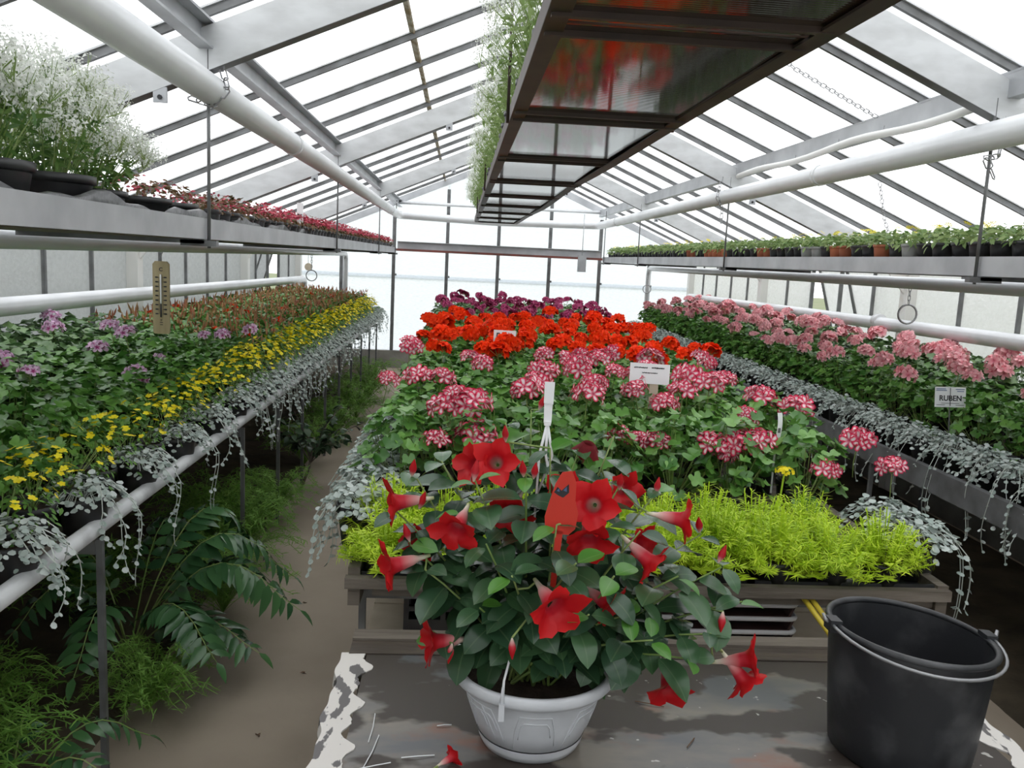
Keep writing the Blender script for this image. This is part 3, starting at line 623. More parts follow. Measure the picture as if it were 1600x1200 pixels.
bench(-1.0, -2.2, 0.3, 10.95, (0.8, 2.43, 4.05, 4.85, 5.6, 6.55, 7.3, 8.1, 8.9, 9.7, 10.5), 'long bench with white tube rail edged with yellow flowers beside the path', 'tube', 0.024)
bench(2.0, 3.2, 0.3, 11.0, (0.7, 2.35, 3.9, 5.4, 7.0, 8.6, 10.4), 'long bench with dark edge carrying pink geraniums and silver trailing plants', 'galv_dark', 0)
t = bench(-0.24, 1.28, 2.06, 9.75, (2.16, 3.7, 5.2, 6.7, 8.2, 9.6), 'wide centre bench with weathered timber front crowded with geraniums', 'old_wood', 0)
link('front_board', MB().box((0.52, 2.045, BZ-0.012), (1.56, 0.025, 0.028)).mesh('front_board', 'old_wood'), t)
link('side_rail', MB().box((1.285, 5.9, BZ-0.03), (0.03, 7.7, 0.08)).mesh('side_rail', 'old_wood'), t)

# ------------------------------------------------------------------ work table in front
TZ = 0.685
t = thing('work_table', (0, 0, 0), 'worn sheet metal work table with peeling white edges holding pot and bucket', 'table')
link('table_top', MB().box((0.445, 1.36, TZ-0.012), (1.25, 0.94, 0.024)).mesh('table_top', 'table_sheet'), t)
for x0, x1 in ((-0.235, -0.178), (1.068, 1.12)):
    b = MB(); n = 130; lo, hi = [], []
    out = -1 if x0 < 0 else 1
    for i in range(n+1):
        y = 0.89+0.94*i/n; e = (x0 if out < 0 else x1)+0.004*math.sin(y*31)+0.003*math.sin(y*67+1); q = (x1 if out < 0 else x0)+0.010*math.sin(y*39+2)+0.008*math.sin(y*83)+U(-.002, .002)
        lo.append((e, y)); hi.append((q, y))
    vs = []
    for (a, y), (c, _) in zip(lo, hi): vs += [(a+0.004*out, y, TZ-0.03), (a, y, TZ+0.001), (c, y, TZ+0.0022), (c, y, TZ-0.001)]
    b.add(vs, [(4*i+j, 4*i+j+1, 4*i+j+5, 4*i+j+4) for i in range(n) for j in range(3)], 0, False)
    link('peeling_edge', b.mesh('peeling_edge', 'peeling_paint'), t, label='peeling white painted edge strip')
link('rear_batten', MB().box((0.45, 1.855, TZ-0.012), (1.34, 0.062, 0.03)).mesh('rear_batten', 'wet_wood'), t); link('rear_batten', MB().box((0.45, 1.912, TZ-0.008), (1.34, 0.05, 0.034)).mesh('rear_batten', 'old_wood'), t)
for x in (-0.17, 1.06):
    for y in (0.95, 1.80): link('leg', MB().box((x, y, (TZ-0.03)/2), (0.05, 0.05, TZ-0.03)).mesh('leg', 'old_wood'), t)
    link('apron', MB().box((x, 1.37, TZ-0.06), (0.03, 0.85, 0.07)).mesh('apron', 'old_wood'), t)

# shallow shelf under the centre bench with trays and crate
t = thing('low_shelf', (0, 0, 0), 'low plank shelf under the front of the centre bench', 'shelf')
for y in (2.22, 2.42, 2.62): link('plank', MB().box((0.52, y, 0.50), (1.50, 0.19, 0.025)).mesh('plank', 'wood_stick'), t)
for x in (-0.15, 0.5, 1.2):
    for y in (2.18, 2.66): link('leg', MB().box((x, y, 0.243), (0.04, 0.04, 0.486)).mesh('leg', 'old_wood'), t)
t = thing('plastic_crate', (0.06, 2.33, 0.513), 'black plastic crate with slotted sides under the centre bench', 'crate')
b = MB(); w, d, h = 0.36, 0.28, 0.2
b.box((0, 0, 0.006), (w, d, 0.012))
for s in (-1, 1):
    for z, hh in ((0.05, 0.09), (0.125, 0.014), (0.165, 0.014), (0.194, 0.014)):
        b.box((0, s*(d/2-0.006), z), (w, 0.012, hh)); b.box((s*(w/2-0.006), 0, z), (0.012, d, hh))
    for i in range(8):
        b.box((-w/2+0.006+(w-0.012)*i/7, s*(d/2-0.006), 0.1), (0.014, 0.013, 0.2))
    for i in range(6): b.box((s*(w/2-0.006), -d/2+0.006+(d-0.012)*i/5, 0.1), (0.013, 0.014, 0.2))
link('crate_body', b.mesh('crate_body', 'black_plastic'), t)
for i in range(5):
    tr = thing('planting_tray', (0.655, 2.22, 0.513+0.038*i), f'shallow dark tray with pale rim, {nth(i+1)} up in the stack beneath the bench' if i < 4 else 'topmost shallow dark tray with pale rim in the stack beneath the bench', 'tray', 'trays stacked under the centre bench')
    w, d = 0.28, 0.2; h = 0.034
    link('tray_body', MB().prism([(-w+0.02, 0), (w-0.02, 0), (w-0.006, h), (w-0.012, h), (w-0.026, 0.004), (-w+0.026, 0.004), (-w+0.012, h), (-w+0.006, h)], -d/2, d/2).mesh('tray_body', 'tray_dark'), tr)
    b = MB(); P = fillet([(-w, 0, h), (-w, -d/2, h), (w, -d/2, h), (w, d/2, h), (-w, d/2, h), (-w, 0, h)], 0.025, 4); b.tube(P[:-1], 0.007, 6, closed=True); link('tray_rim', b.mesh('tray_rim', 'tray_white'), tr)
for k in range(2):
    tag(link('yellow_cane', MB().tube([(0.915+0.02*k, 2.055, 0.75), (0.965+0.02*k, 1.99, 0.68), (1.23+0.02*k, 1.965, 0.02)], 0.007, 8).mesh('yellow_cane', 'yellow_plastic')), ['thin yellow plastic cane leaning at bench front beside tray stack', 'second yellow plastic cane leaning at bench front on bucket side'][k], 'cane')

# ------------------------------------------------------------------ white pot with mandevilla
PC = Vector((0.163, 1.50, TZ+0.001))
t = thing('plant_pot', PC, 'white plastic hanging pot with moulded arch pattern standing on the metal table', 'pot')
pb = MB(); pb.lathe([(0.086, 0.0), (0.092, 0.0), (0.098, 0.012), (0.101, 0.024)], 48, capb=True); saucer = link('saucer', pb.mesh('saucer', 'white_plastic'), t)
pb = MB(); pb.lathe([(0.096, 0.0245), (0.1005, 0.026), (0.112, 0.058), (0.124, 0.092), (0.134, 0.124), (0.138, 0.128), (0.150, 0.131), (0.155, 0.138), (0.155, 0.150), (0.152, 0.155), (0.145, 0.154), (0.136, 0.146), (0.128, 0.118), (0.126, 0.105)], 64)
body = link('pot_body', pb.mesh('pot_body', 'white_plastic'), t)
def pot_r(z): return np.interp(z, [0.026, 0.058, 0.092, 0.124], [0.1005, 0.112, 0.124, 0.134])
for c0 in (-92, -142, -42, 8, 58, 108, 158, 208):
    for pts in ([(-21, 0.030), (-17, 0.075), (-12.5, 0.108), (12.5, 0.108), (17, 0.075), (21, 0.030)], [(-15, 0.055), (-12, 0.085), (-9, 0.094), (9, 0.094), (12, 0.085), (15, 0.055)]):
        P = []
        for (a0, z0), (a1, z1) in zip(pts, pts[1:]):
            for i in range(4):
                q = i/4; a = math.radians(c0+a0+(a1-a0)*q); z = z0+(z1-z0)*q; r = pot_r(z)+0.0003; P.append((r*math.cos(a), r*math.sin(a), z))
        link('moulded_arch', MB().tube(P, 0.0012, 5).mesh('moulded_arch', 'white_plastic'), body)
link('potting_soil', MB().lathe([(0.0005, 0.118), (0.06, 0.120), (0.127, 0.113)], 32).mesh('potting_soil', 'soil'), t)
# hanger: three straps meeting in a flat white hook strap
hub = Vector((0.005, 0.03, 0.60))
for k, a in enumerate((-115, 5, 125)):
    a = math.radians(a); p = Vector((0.156*math.cos(a), 0.156*math.sin(a), 0.142)); q = Vector((0.03*math.cos(a), 0.03*math.sin(a)+0.03, 0.42))
    st = link('hanger_strap', MB().tube([p, p+Vector((-0.004*math.cos(a), -0.004*math.sin(a), 0.04)), p.lerp(q, 0.5)+Vector((-0.03*math.cos(a), -0.03*math.sin(a), 0.0)), q, hub+Vector((0.012*(k-1), 0, -0.06)), hub], [0.0035, 0.0022, 0.0022, 0.0022, 0.0026, 0.003], 6).mesh('hanger_strap', 'tag_white'), t)
    link('strap_clip', MB().box(p+Vector((0.002*math.cos(a), 0.002*math.sin(a), -0.014)), (0.010, 0.010, 0.030)).tube([p+Vector((0, 0, -0.005)), p+Vector((0, 0, 0.03))], [0.005, 0.002], 6).mesh('strap_clip', 'white_plastic'), st)
b = MB(); b.box(hub+Vector((0, 0, 0.0)), (0.012, 0.008, 0.008)); b.prism([(hub.x-0.007, hub.z), (hub.x+0.007, hub.z), (hub.x+0.0085, hub.z+0.075), (hub.x-0.0085, hub.z+0.075)], hub.y-0.001, hub.y+0.001); hk = link('hook_strap', b.mesh('hook_strap', 'tag_white'), t)
link('hook_fold', MB().prism([(hub.x-0.009, hub.z+0.038), (hub.x+0.0085, hub.z+0.036), (hub.x+0.0095, hub.z+0.077), (hub.x-0.009, hub.z+0.077)], hub.y-0.004, hub.y-0.002).mesh('hook_fold', 'tag_white'), hk)

def trumpet_tpl(seed=0, closed=0.0, twist=0.25):
    """mandevilla flower: base of the tube at the origin, opening towards +z, mouth radius about 1, tube about 1.5 long"""
    r = random.Random(seed); vs = []; fs = []; at = []; n = 20
    prof = [(0.07, -1.75, 0.0), (0.09, -1.55, 0.06), (0.12, -1.25, 0.16), (0.22, -0.95, 0.28), (0.29, -0.55, 0.40), (0.34, -0.18, 0.52), (0.42, 0.0, 0.60)]
    for rr, z, v in prof:
        for j in range(n): a = 2*math.pi*j/n; vs.append((rr*math.cos(a), rr*math.sin(a), z)); at.append((0, v))
    for i in range(len(prof)-1):
        for j in range(n): fs.append((i*n+j, i*n+(j+1) % n, (i+1)*n+(j+1) % n, (i+1)*n+j))
    base = (len(prof)-1)*n
    for k in range(5):
        j0 = 4*k; ring = [base+(j0+q) % n for q in range(5)]; reflex = r.uniform(-0.28, 0.10)-0.0; wob = r.uniform(0.92, 1.08)
        a0 = 2*math.pi*(j0+2)/n
        prev = ring
        for (t, hw, rad) in ((0.72, 0.80, 0.68), (0.86, 0.98, 0.92), (1.0, 0.62, 1.12)):
            row = []
            for q in range(5):
                u = (q-2)/2; a = a0 + twist*(rad-0.42) + u*hw*0.95/ max(rad, 0.5)*0.62
                R = rad*wob*(1-0.10*abs(u))+(0.10 if t == 1.0 and q == 2 else 0); z = 0.05+(rad-0.42)*(0.42-closed)+reflex*(rad-0.42)**2*1.6 + 0.06*math.cos(3*u+k)+0.07*u*(rad-0.42)
                row.append(len(vs)); vs.append((R*math.cos(a), R*math.sin(a), z)); at.append((u, t))
            for q in range(4): fs.append((prev[q], prev[q+1], row[q+1], row[q]))
            prev = row
    return vs, fs, at
TRUMP = [MB().add(*trumpet_tpl(k)[:2], attr=trumpet_tpl(k)[2], rnd=0.3+0.25*k).mesh('flower', 'petal_mandevilla') for k in range(3)]
TRUMP_OLD = MB().add(*trumpet_tpl(9, 1.6)[:2], attr=trumpet_tpl(9)[2], rnd=0.3).mesh('flower', 'petal_withered')
def bud_mesh():
    b = MB(); b.lathe([(0.05, 0), (0.09, 0.12), (0.20, 0.4), (0.24, 0.62), (0.16, 0.9), (0.03, 1.25)], 10)
    b.A = [(0, 0.10+0.5*min(1, max(0, v[2])/0.7), 0.4) for v in b.V]; return b.mesh('bud', 'petal_mandevilla')
BUD = bud_mesh()
FL = [((-0.100,1.450,1.151),(-1,-0.2,-0.1),0.036),((0.007,1.380,1.127),(-0.3,-0.85,-0.4),0.037),((0.075,1.500,1.217),(-0.1,-0.9,0.3),0.036),((0.035,1.520,1.204),(-0.5,-0.6,0.2),0.034),((0.107,1.480,1.131),(-0.3,-0.8,-0.3),0.036),((0.172,1.300,1.027),(0.35,-0.85,-0.25),0.042),((-0.025,1.400,0.918),(-1,-0.25,0),0.038),((-0.103,1.420,1.046),(-0.95,-0.3,-0.2),0.038),((0.243,1.420,1.165),(-0.2,-0.9,0.25),0.040),((0.238,1.400,1.108),(0,-0.85,-0.5),0.040),((0.421,1.480,1.125),(0.95,-0.2,-0.1),0.036),((0.350,1.420,1.065),(0.75,-0.4,-0.6),0.036),((0.273,1.380,1.001),(0.6,-0.5,-0.3),0.034),((0.538,1.400,0.897),(0.85,-0.3,0.25),0.037),((0.530,1.400,0.858),(0.6,-0.3,-0.7),0.034),((0.396,1.400,0.837),(0,-0.8,-0.6),0.036),((0.329,1.580,1.151),(0.3,-0.8,0.1),0.033),((0.203,1.520,1.158),(0.1,-0.8,0.2),0.034),((0.349,1.500,1.070),(0.5,-0.6,0.1),0.032),((-0.058,1.500,1.059),(-0.4,-0.7,0.2),0.030)]
TIPS = [(-0.076,1.500,1.197),(-0.024,1.550,1.204),(0.036,1.420,1.204),(0.094,1.580,1.275),(0.145,1.620,1.294),(0.122,1.400,1.223),(0.237,1.580,1.230),(0.316,1.650,1.243),(0.307,1.520,1.174),(0.397,1.580,1.153),(0.462,1.500,1.092),(0.492,1.450,1.049),(0.456,1.380,0.952),(0.522,1.420,0.996),(0.420,1.360,0.914),(0.345,1.340,0.957),(-0.073,1.450,1.076),(-0.043,1.420,1.041),(-0.010,1.420,0.913),(-0.099,1.480,1.125),(0.058,1.360,1.111),(0.101,1.330,1.068),(0.174,1.360,1.147),(0.204,1.320,1.096),(0.272,1.340,1.068),(0.329,1.420,1.121),(0.052,1.360,0.999),(0.139,1.360,0.990),(0.234,1.340,1.000),(0.303,1.360,0.993),(0.172,1.500,1.246),(0.397,1.400,1.048),(0.015,1.440,1.140),(0.05,1.68,1.15),(0.25,1.72,1.15),(0.42,1.66,1.06),(-0.05,1.62,1.05),(0.15,1.70,1.05),(0.35,1.70,1.0)]
BUDS = [(-0.074,1.470,1.193),(0.034,1.410,1.204),(0.118,1.400,1.217),(0.135,1.400,1.214),(-0.072,1.430,1.088),(0.104,1.300,0.975),(0.479,1.440,1.059),(0.459,1.500,1.096),(0.389,1.570,1.147),(0.303,1.500,1.173),(0.194,1.380,1.147),(0.008,1.390,0.921),(0.091,1.500,1.255),(0.158,1.600,1.298),(0.482,1.400,0.985),(-0.059,1.460,1.138)]
mp = thing('mandevilla', PC+Vector((0, 0, 0.115)), 'flowering mandevilla with red trumpet flowers and glossy dark leaves in white pot', 'plant')
O = np.array(PC+Vector((0, 0, 0.115)))
r_ = random.Random(11)
def stem_path(tip, k):
    a = r_.uniform(0, 6.28); s = np.array((0.06*math.cos(a)*r_.random(), 0.06*math.sin(a)*r_.random(), -0.008)); e = np.array(tip)-O
    m1 = s*0.6+e*0.4+np.array((0, 0, 0.05+0.10*max(0, 0.2-e[2]))); return [((1-t)**2)*s+2*t*(1-t)*m1+t*t*e for t in [i/7 for i in range(8)]]
OV = [MB().add(*blade(1, 0.64, 6, f, c, 0.47, 0.66)[:2], attr=blade(1, 0.64, 6, f, c, 0.47, 0.66)[2], rnd=q) for f, c, q in ((0.25, 0.7, 0.1), (0.35, 0.35, 0.5), (0.12, 1.0, 0.8))]
OVM = [b.mesh('leaf', 'leaf_man') for b in OV]; OVY = OV[1].mesh('leaf', 'leaf_man_young')
paths = []; nleaf = 0
for k, tip in enumerate(TIPS):
    P = stem_path(tip, k); paths.append(P)
    link('stem', MB().tube(P, [0.0032-0.0016*i/7 for i in range(8)], 5, rnd=0.4).mesh('stem', 'stem_green'), mp)
    L = sum(np.linalg.norm(P[i+1]-P[i]) for i in range(7)); np_ = max(3, int(L/0.050))
    ph = r_.uniform(0, 3.14)
    for i in range(np_):
        t = 0.30+0.70*(i+0.6)/np_ if i < np_-1 else 0.985; j = min(6, int(t*7)); p = P[j]+(P[j+1]-P[j])*(t*7-j); d = P[j+1]-P[j]; d = d/np.linalg.norm(d)
        ph += 1.57
        for s in (0, math.pi):
            a = np.cross(d, (0.3, 0.2, 0.93)); a = a/np.linalg.norm(a); c_ = np.cross(d, a); sd = a*math.cos(ph+s)+c_*math.sin(ph+s)
            f = sd*1.0+d*(0.25+0.35*(t > 0.9))+np.array((0, 0, r_.uniform(-0.35, 0.15))); nn = np.array((r_.uniform(-.35, .35)-0.0, r_.uniform(-.6, .1), 1.0))+d*0.3-sd*0.15
            young = t > 0.9 and r_.random() < 0.45; sz = r_.uniform(0.038, 0.055) if t > 0.95 else r_.uniform(0.058, 0.090)
            Mx = basis(p+f/np.linalg.norm(f)*0.006, nn, f, sz)
            if (O+Mx[:3, 3])[2] < TZ+0.05: continue
            link('leaf', OVY if young else r_.choice(OVM), mp, mtx=mtx(Mx)); nleaf += 1
allp = np.array([p for P in paths for p in P[2:]])
for i, (pos, d, s) in enumerate(FL):
    d = np.array(d, float); d /= np.linalg.norm(d); p = np.array(pos)-O; M_ = along(p, d, s*1.08, r_.uniform(0, 6)); fl = link('flower', TRUMP[i % 3], mp, mtx=mtx(M_))
    bpt = p-d*1.72*s; q = allp[np.argmin(((allp-bpt)**2).sum(1)+0.0*bpt[0])]
    link('flower_stalk', MB().tube([bpt, bpt*0.6+q*0.4-np.array((0, 0, 0.006)), q], [0.0022, 0.0018, 0.002], 5, rnd=0.8).mesh('flower_stalk', 'stem_green'), mp)
link('flower', TRUMP_OLD, mp, mtx=mtx(along(np.array((0.252, 1.56, 1.245))-O, (0.2, -0.3, 1), 0.026)), label='withered dark red flower')
for i, pos in enumerate(BUDS):
    p = np.array(pos)-O; up = (r_.uniform(-.4, .4), r_.uniform(-.4, .2), 1) if pos[2] > 1.0 else (r_.uniform(-.3, .3), -0.3, -1)
    M_ = along(p, up, r_.uniform(0.024, 0.032)); link('bud', BUD, mp, mtx=mtx(M_)); q = allp[np.argmin(((allp-p)**2).sum(1))]
    link('flower_stalk', MB().tube([p, p*0.5+q*0.5, q], 0.0018, 5, rnd=0.8).mesh('flower_stalk', 'stem_green'), mp)
# red picture tag stuck among the stems
t = thing('plant_label', (0.170, 1.40, 0.875), 'red plastic plant tag with small butterfly picture among mandevilla leaves', 'label')
t.rotation_euler = (0.12, 0.05, -0.1)
link('tag_card', MB().prism([(-0.024, 0.262), (-0.027, 0.285), (-0.022, 0.312), (-0.015, 0.345), (-0.006, 0.366), (0.010, 0.370), (0.019, 0.35), (0.021, 0.318), (0.028, 0.295), (0.026, 0.268), (0.016, 0.256), (-0.012, 0.256)], 0, 0.0012).prism([(-0.006, 0.262), (0.006, 0.262), (0.003, 0.0), (-0.003, 0.0)], 0, 0.0012).mesh('tag_card', 'tag_red'), t)
for x, z, s in ((-0.004, 0.334, 1.0),):
    w = link('butterfly_print', MB().prism([(x, z), (x+0.011*s, z+0.013*s), (x+0.013*s, z-0.002), (x+0.004*s, z-0.012*s), (x-0.004*s, z-0.009*s), (x-0.012*s, z-0.004*s), (x-0.007*s, z+0.006*s)], -0.0006, -0.0001).mesh('butterfly_print', 'ink'), t)
    link('wing_spot', MB().prism([(x+0.003*s, z+0.001), (x+0.008*s, z+0.008*s), (x+0.009*s, z-0.001)], -0.001, -0.0006).prism([(x-0.003*s, z-0.002), (x-0.008*s, z-0.001*s), (x-0.004*s, z+0.004)], -0.001, -0.0006).mesh('wing_spot', 'ink_blue'), w)

# fallen flower and crumbs on the table
ff = thing('fallen_flower', (0.015, 1.408, TZ+0.012), 'single fallen red trumpet flower lying on the metal table beside the pot', 'flower')
Mx = along((0, 0, 0), (0.75, 0.55, 0.16), 0.020); link('corolla', TRUMP[1], ff, mtx=mtx(Mx))
link('calyx', MB().tube([(-0.024, -0.018, -0.006), (-0.038, -0.030, -0.009)], [0.0028, 0.0016], 6, rnd=0.9).mesh('calyx', 'stem_green'), ff)
for i, (x, y, a, l) in enumerate(((-0.135, 1.52, 1.5, 0.05), (-0.128, 1.44, 1.35, 0.055), (-0.045, 1.425, 0.1, 0.03), (-0.12, 1.395, 0.3, 0.03), (0.0, 1.53, 0.1, 0.014), (0.42, 1.62, -0.4, 0.03), (0.47, 1.48, 0.9, 0.02))):
    tag(link('straw_bit', MB().tube([(x-l*math.cos(a), y-l*math.sin(a), TZ+0.002), (x, y, TZ+0.0035), (x+l*math.cos(a+0.1), y+l*math.sin(a+0.1), TZ+0.002)], 0.0011, 4).mesh('straw_bit', 'tag_white' if i < 5 else 'dry_leaf')),
        ['pale straw by the peeling edge, upper of two in line', 'longer pale straw by the peeling edge, lower of two in line', 'short pale straw near the fallen flower', 'pale straw crossing the end of the long straw', 'tiny white crumb of straw left of the white pot', 'brown twig on the table between pot and bucket', 'small brown twig before the white pot toward bucket'][i].replace('left of', 'beside'), 'straw')

# ------------------------------------------------------------------ bucket
bk = thing('bucket', (0.872, 1.475, TZ+0.001), 'scuffed black rubber builder bucket with wire handle on the table corner', 'bucket')
def warp(b):
    b.V = [(x, y, z-0.075*x*(z/0.24)) for x, y, z in b.V]; return b
b = MB(); b.lathe([(0.001, 0.004), (0.116, 0.004), (0.122, 0.0), (0.127, 0.004), (0.133, 0.06), (0.141, 0.15), (0.147, 0.232)], 56); b.lathe([(0.112, 0.008), (0.122, 0.012), (0.135, 0.14), (0.141, 0.232)], 56); b.lathe([(0.001, 0.008), (0.112, 0.008)], 56)
link('bucket_body', warp(b).mesh('bucket_body', 'bucket'), bk)
b = MB(); b.tube([(0.147*math.cos(a), 0.147*math.sin(a), 0.236) for a in [i*2*math.pi/56 for i in range(56)]], 0.0062, 10, closed=True); link('rim', warp(b).mesh('rim', 'bucket'), bk)
hd = []
for i in range(25):
    a = math.pi+math.pi*i/24; hd.append((0.158*math.cos(a), 0.154*math.sin(a)-0.006, 0.239-0.018*abs(math.sin(a))))
b = MB(); b.tube(hd, 0.0032, 8); hn = link('handle', warp(b).mesh('handle', 'steel_wire'), bk)
for s in (-1, 1):
    b = MB(); b.tube([(s*0.152, 0, 0.236), (s*0.168, 0.0, 0.243), (s*0.172, 0.004, 0.253)], [0.004, 0.004, 0.003], 6); link('handle_hook', warp(b).mesh('handle_hook', 'steel_wire'), hn)
    b = MB(); b.box((s*0.152, 0, 0.236), (0.022, 0.030, 0.022)); link('handle_lug', warp(b).mesh('handle_lug', 'bucket'), bk)

# ------------------------------------------------------------------ pots, shared
def pot_mesh(r, h, m, name='pot', soil=True):
    b = MB(); b.lathe([(r*0.76, 0), (r*0.92, h*0.80), (r*0.93, h*0.82), (r, h*0.83), (r, h), (r*0.93, h), (r*0.90, h*0.86)], 18, capb=True)
    if soil: b.lathe([(0.0005, h*0.90), (r*0.92, h*0.88)], 14, mi=1)
    return b.mesh(name, m, 'soil')
POT12 = pot_mesh(0.062, 0.11, 'black_plastic')
def dome(r, n, R, H, z0, flat=0.55, tilt=0.7):
    """positions and orientations of n leaves over a dome"""
    out = []
    for i in range(n):
        q = math.sqrt(r.random()); a = r.uniform(0, 6.283); x, y = R*q*math.cos(a), R*q*math.sin(a)
        top = z0+H*(1-flat*q*q); z = top-H*0.55*r.random()**2.2
        n_ = np.array((x/R*0.75+r.uniform(-tilt, tilt)*0.7, y/R*0.75+r.uniform(-tilt, tilt)*0.7, 1.0)); f = np.array((x+r.uniform(-.5, .5)*R, y+r.uniform(-.5, .5)*R, -0.1*R))
        out.append((np.array((x, y, z)), n_, f))
    return out
def foliage_mesh(seed, n, R, H, z0, tpls, smin, smax, m, stems=9, smat='stem_green', flat=0.55):
    r = random.Random(seed); b = MB()
    for p, n_, f in dome(r, n, R, H, z0, flat): b.put(r.choice(tpls), basis(p-f/np.linalg.norm(f)*0.4*smax, n_, f, r.uniform(smin, smax)), 0, r.random())
    for i in range(stems):
        a = r.uniform(0, 6.28); q = R*0.8*r.random(); b.tube([(q*0.2*math.cos(a), q*0.2*math.sin(a), z0*0.6), (q*math.cos(a), q*math.sin(a), z0+H*0.75)], 0.0025, 3, 1, rnd=r.random())
    return b.mesh('foliage', m, smat)
def head_mesh(seed, R, n, fs, m, tpls, stalk=0.13):
    r = random.Random(seed); b = MB()
    for i in range(n):
        d = sph_dir(r, -0.15); p = d*R*np.array((1, 1, 0.72)); b.put(r.choice(tpls), along(p, d+np.array((r.uniform(-.3, .3), r.uniform(-.3, .3), 0.1)), r.uniform(0.85, 1.1)*fs, r.uniform(0, 6)), 0, r.random())
        if i % 2: b.tube([(0, 0, -R*0.6), tuple(p*0.9)], 0.0012, 3, 1, rnd=0.6)
    b.tube([(0, 0, -R*0.5), (0.004, 0.003, -stalk*0.6), (0.0, 0.0, -stalk)], 0.002, 4, 1, rnd=0.5)
    return b.mesh('flower_head', m, 'stem_green')
def near_head(seed, R, n, fs, m):
    """flower head whose florets are pieces of their own: (stalk mesh, [(floret mesh, matrix)])"""
    r = random.Random(seed); b = MB(); fl = []
    ms = [MB().put(t_, np.eye(4), 0, 0.2+0.3*k).mesh('floret', m) for k, t_ in enumerate(FLORETS)]
    for i in range(n):
        z = 1-1.10*(i+0.5)/n+r.uniform(-.08, .08); z = min(1, z); a = i*2.39996+r.uniform(-.3, .3); q = math.sqrt(max(0, 1-z*z)); d = np.array((q*math.cos(a), q*math.sin(a), z)); p = d*R*r.uniform(0.8, 1.2)*np.array((1, 1, 0.7))
        fl.append((r.choice(ms), mtx(along(p, d+np.array((r.uniform(-.25, .25), r.uniform(-.25, .25), 0.05)), fs*r.uniform(0.85, 1.12), r.uniform(0, 6)))))
        b.tube([(0, 0, -R*0.6), tuple(p*0.95)], 0.0011, 3, 0, rnd=0.6)
    b.tube([(0, 0, -R*0.5), (0.004, 0.003, -0.08), (0, 0, -0.14)], 0.0022, 5, 0, rnd=0.5)
    return b.mesh('flower_head', 'stem_green'), fl
GF = {}
for kind, m, tp in (('ger', 'leaf_ger', LEAF_LOW), ('dull', 'leaf_ger_dull', LEAF_LOW)):
    GF[kind] = [foliage_mesh(100+k, 130, 0.15, 0.24, 0.115, tp, 0.038, 0.060, m) for k in range(4)]
GLEAF = {k: [MB().put(t_, np.eye(4), 0, 0.1+0.3*i).mesh('leaf', m) for i, t_ in enumerate(LEAF_IVY+LEAF_GER)] for k, m in (('ger', 'leaf_ger'), ('dull', 'leaf_ger_dull'))}
def near_leaves(seed, n=74):
    r = random.Random(seed); out = []; b = MB()
    for p, n_, f in dome(r, n, 0.15, 0.25, 0.11):
        s = r.uniform(0.038, 0.062); out.append((r.randrange(6), mtx(basis(p-f/np.linalg.norm(f)*0.4*s, n_, f, s))))
        if r.random() < 0.4: b.tube([(p[0]*0.2, p[1]*0.2, 0.09), (p[0]*0.7, p[1]*0.7, 0.09+(p[2]-0.09)*0.6), tuple(p)], 0.0016, 3, 0, rnd=r.random())
    return b.mesh('stems', 'stem_green'), out
NL = [near_leaves(300+k) for k in range(4)]
HEADS = {k: [head_mesh(400+q, R, n, fs, m, [FLORET_LOW]) for q in range(3)] for k, R, n, fs, m in (('striped', 0.046, 16, 0.030, 'petal_striped'), ('red', 0.042, 17, 0.033, 'petal_red'), ('pink', 0.042, 16, 0.032, 'petal_pink'), ('magenta', 0.038, 12, 0.027, 'petal_magenta'), ('lilac', 0.034, 10, 0.028, 'petal_lilac'))}
NEARH = {k: [near_head(500+q, R, n+q-1, fs, m) for q in range(3)] for k, R, n, fs, m in (('striped', 0.046, 15, 0.033, 'petal_striped'), ('pink', 0.041, 15, 0.033, 'petal_pink'), ('lilac', 0.034, 10, 0.028, 'petal_lilac'))}
def geranium(name, x, y, z, fol, label, group, heads=(), hk=None, near=False, near_h=False, scale=1.0, part_heads=None):
    t = thing(name, (x, y, z), label, 'geranium', group, U(0, 6.28)); t.scale = (scale,)*3
    inv = Matrix.Rotation(-t.rotation_euler.z, 4, 'Z')
    link('pot', POT12, t)
    if near:
        st, lv = rng.choice(NL); stuff(link('stems', st, t)); lm = GLEAF[fol]
        for k, M_ in lv: link('leaf', lm[k], t, mtx=M_)
    else: stuff(link('foliage', rng.choice(GF[fol]), t))
    for h in heads:
        p = inv @ (Vector((h[0]-x, h[1]-y, h[2]-z))/scale); tl = Vector((U(-.25, .25), U(-.25, .15), 1)).normalized()
        Mx = Matrix.Translation(p) @ inv @ Vector((0, 0, 1)).rotation_difference(tl).to_matrix().to_4x4() @ Matrix.Rotation(U(0, 6.28), 4, 'Z') @ Matrix.Scale(h[3] if len(h) > 3 else U(0.72, 1.12), 4)
        if near_h and hk in NEARH:
            sm, fl = rng.choice(NEARH[hk]); ho = link('flower_head', sm, t, mtx=Mx)
            for fm, fM in fl: link('floret', fm, ho, mtx=fM)
        else: stuff(link('flower_head', rng.choice(HEADS[hk]), t, mtx=Mx))
    return t
BT = BZ-0.025   # bench board top
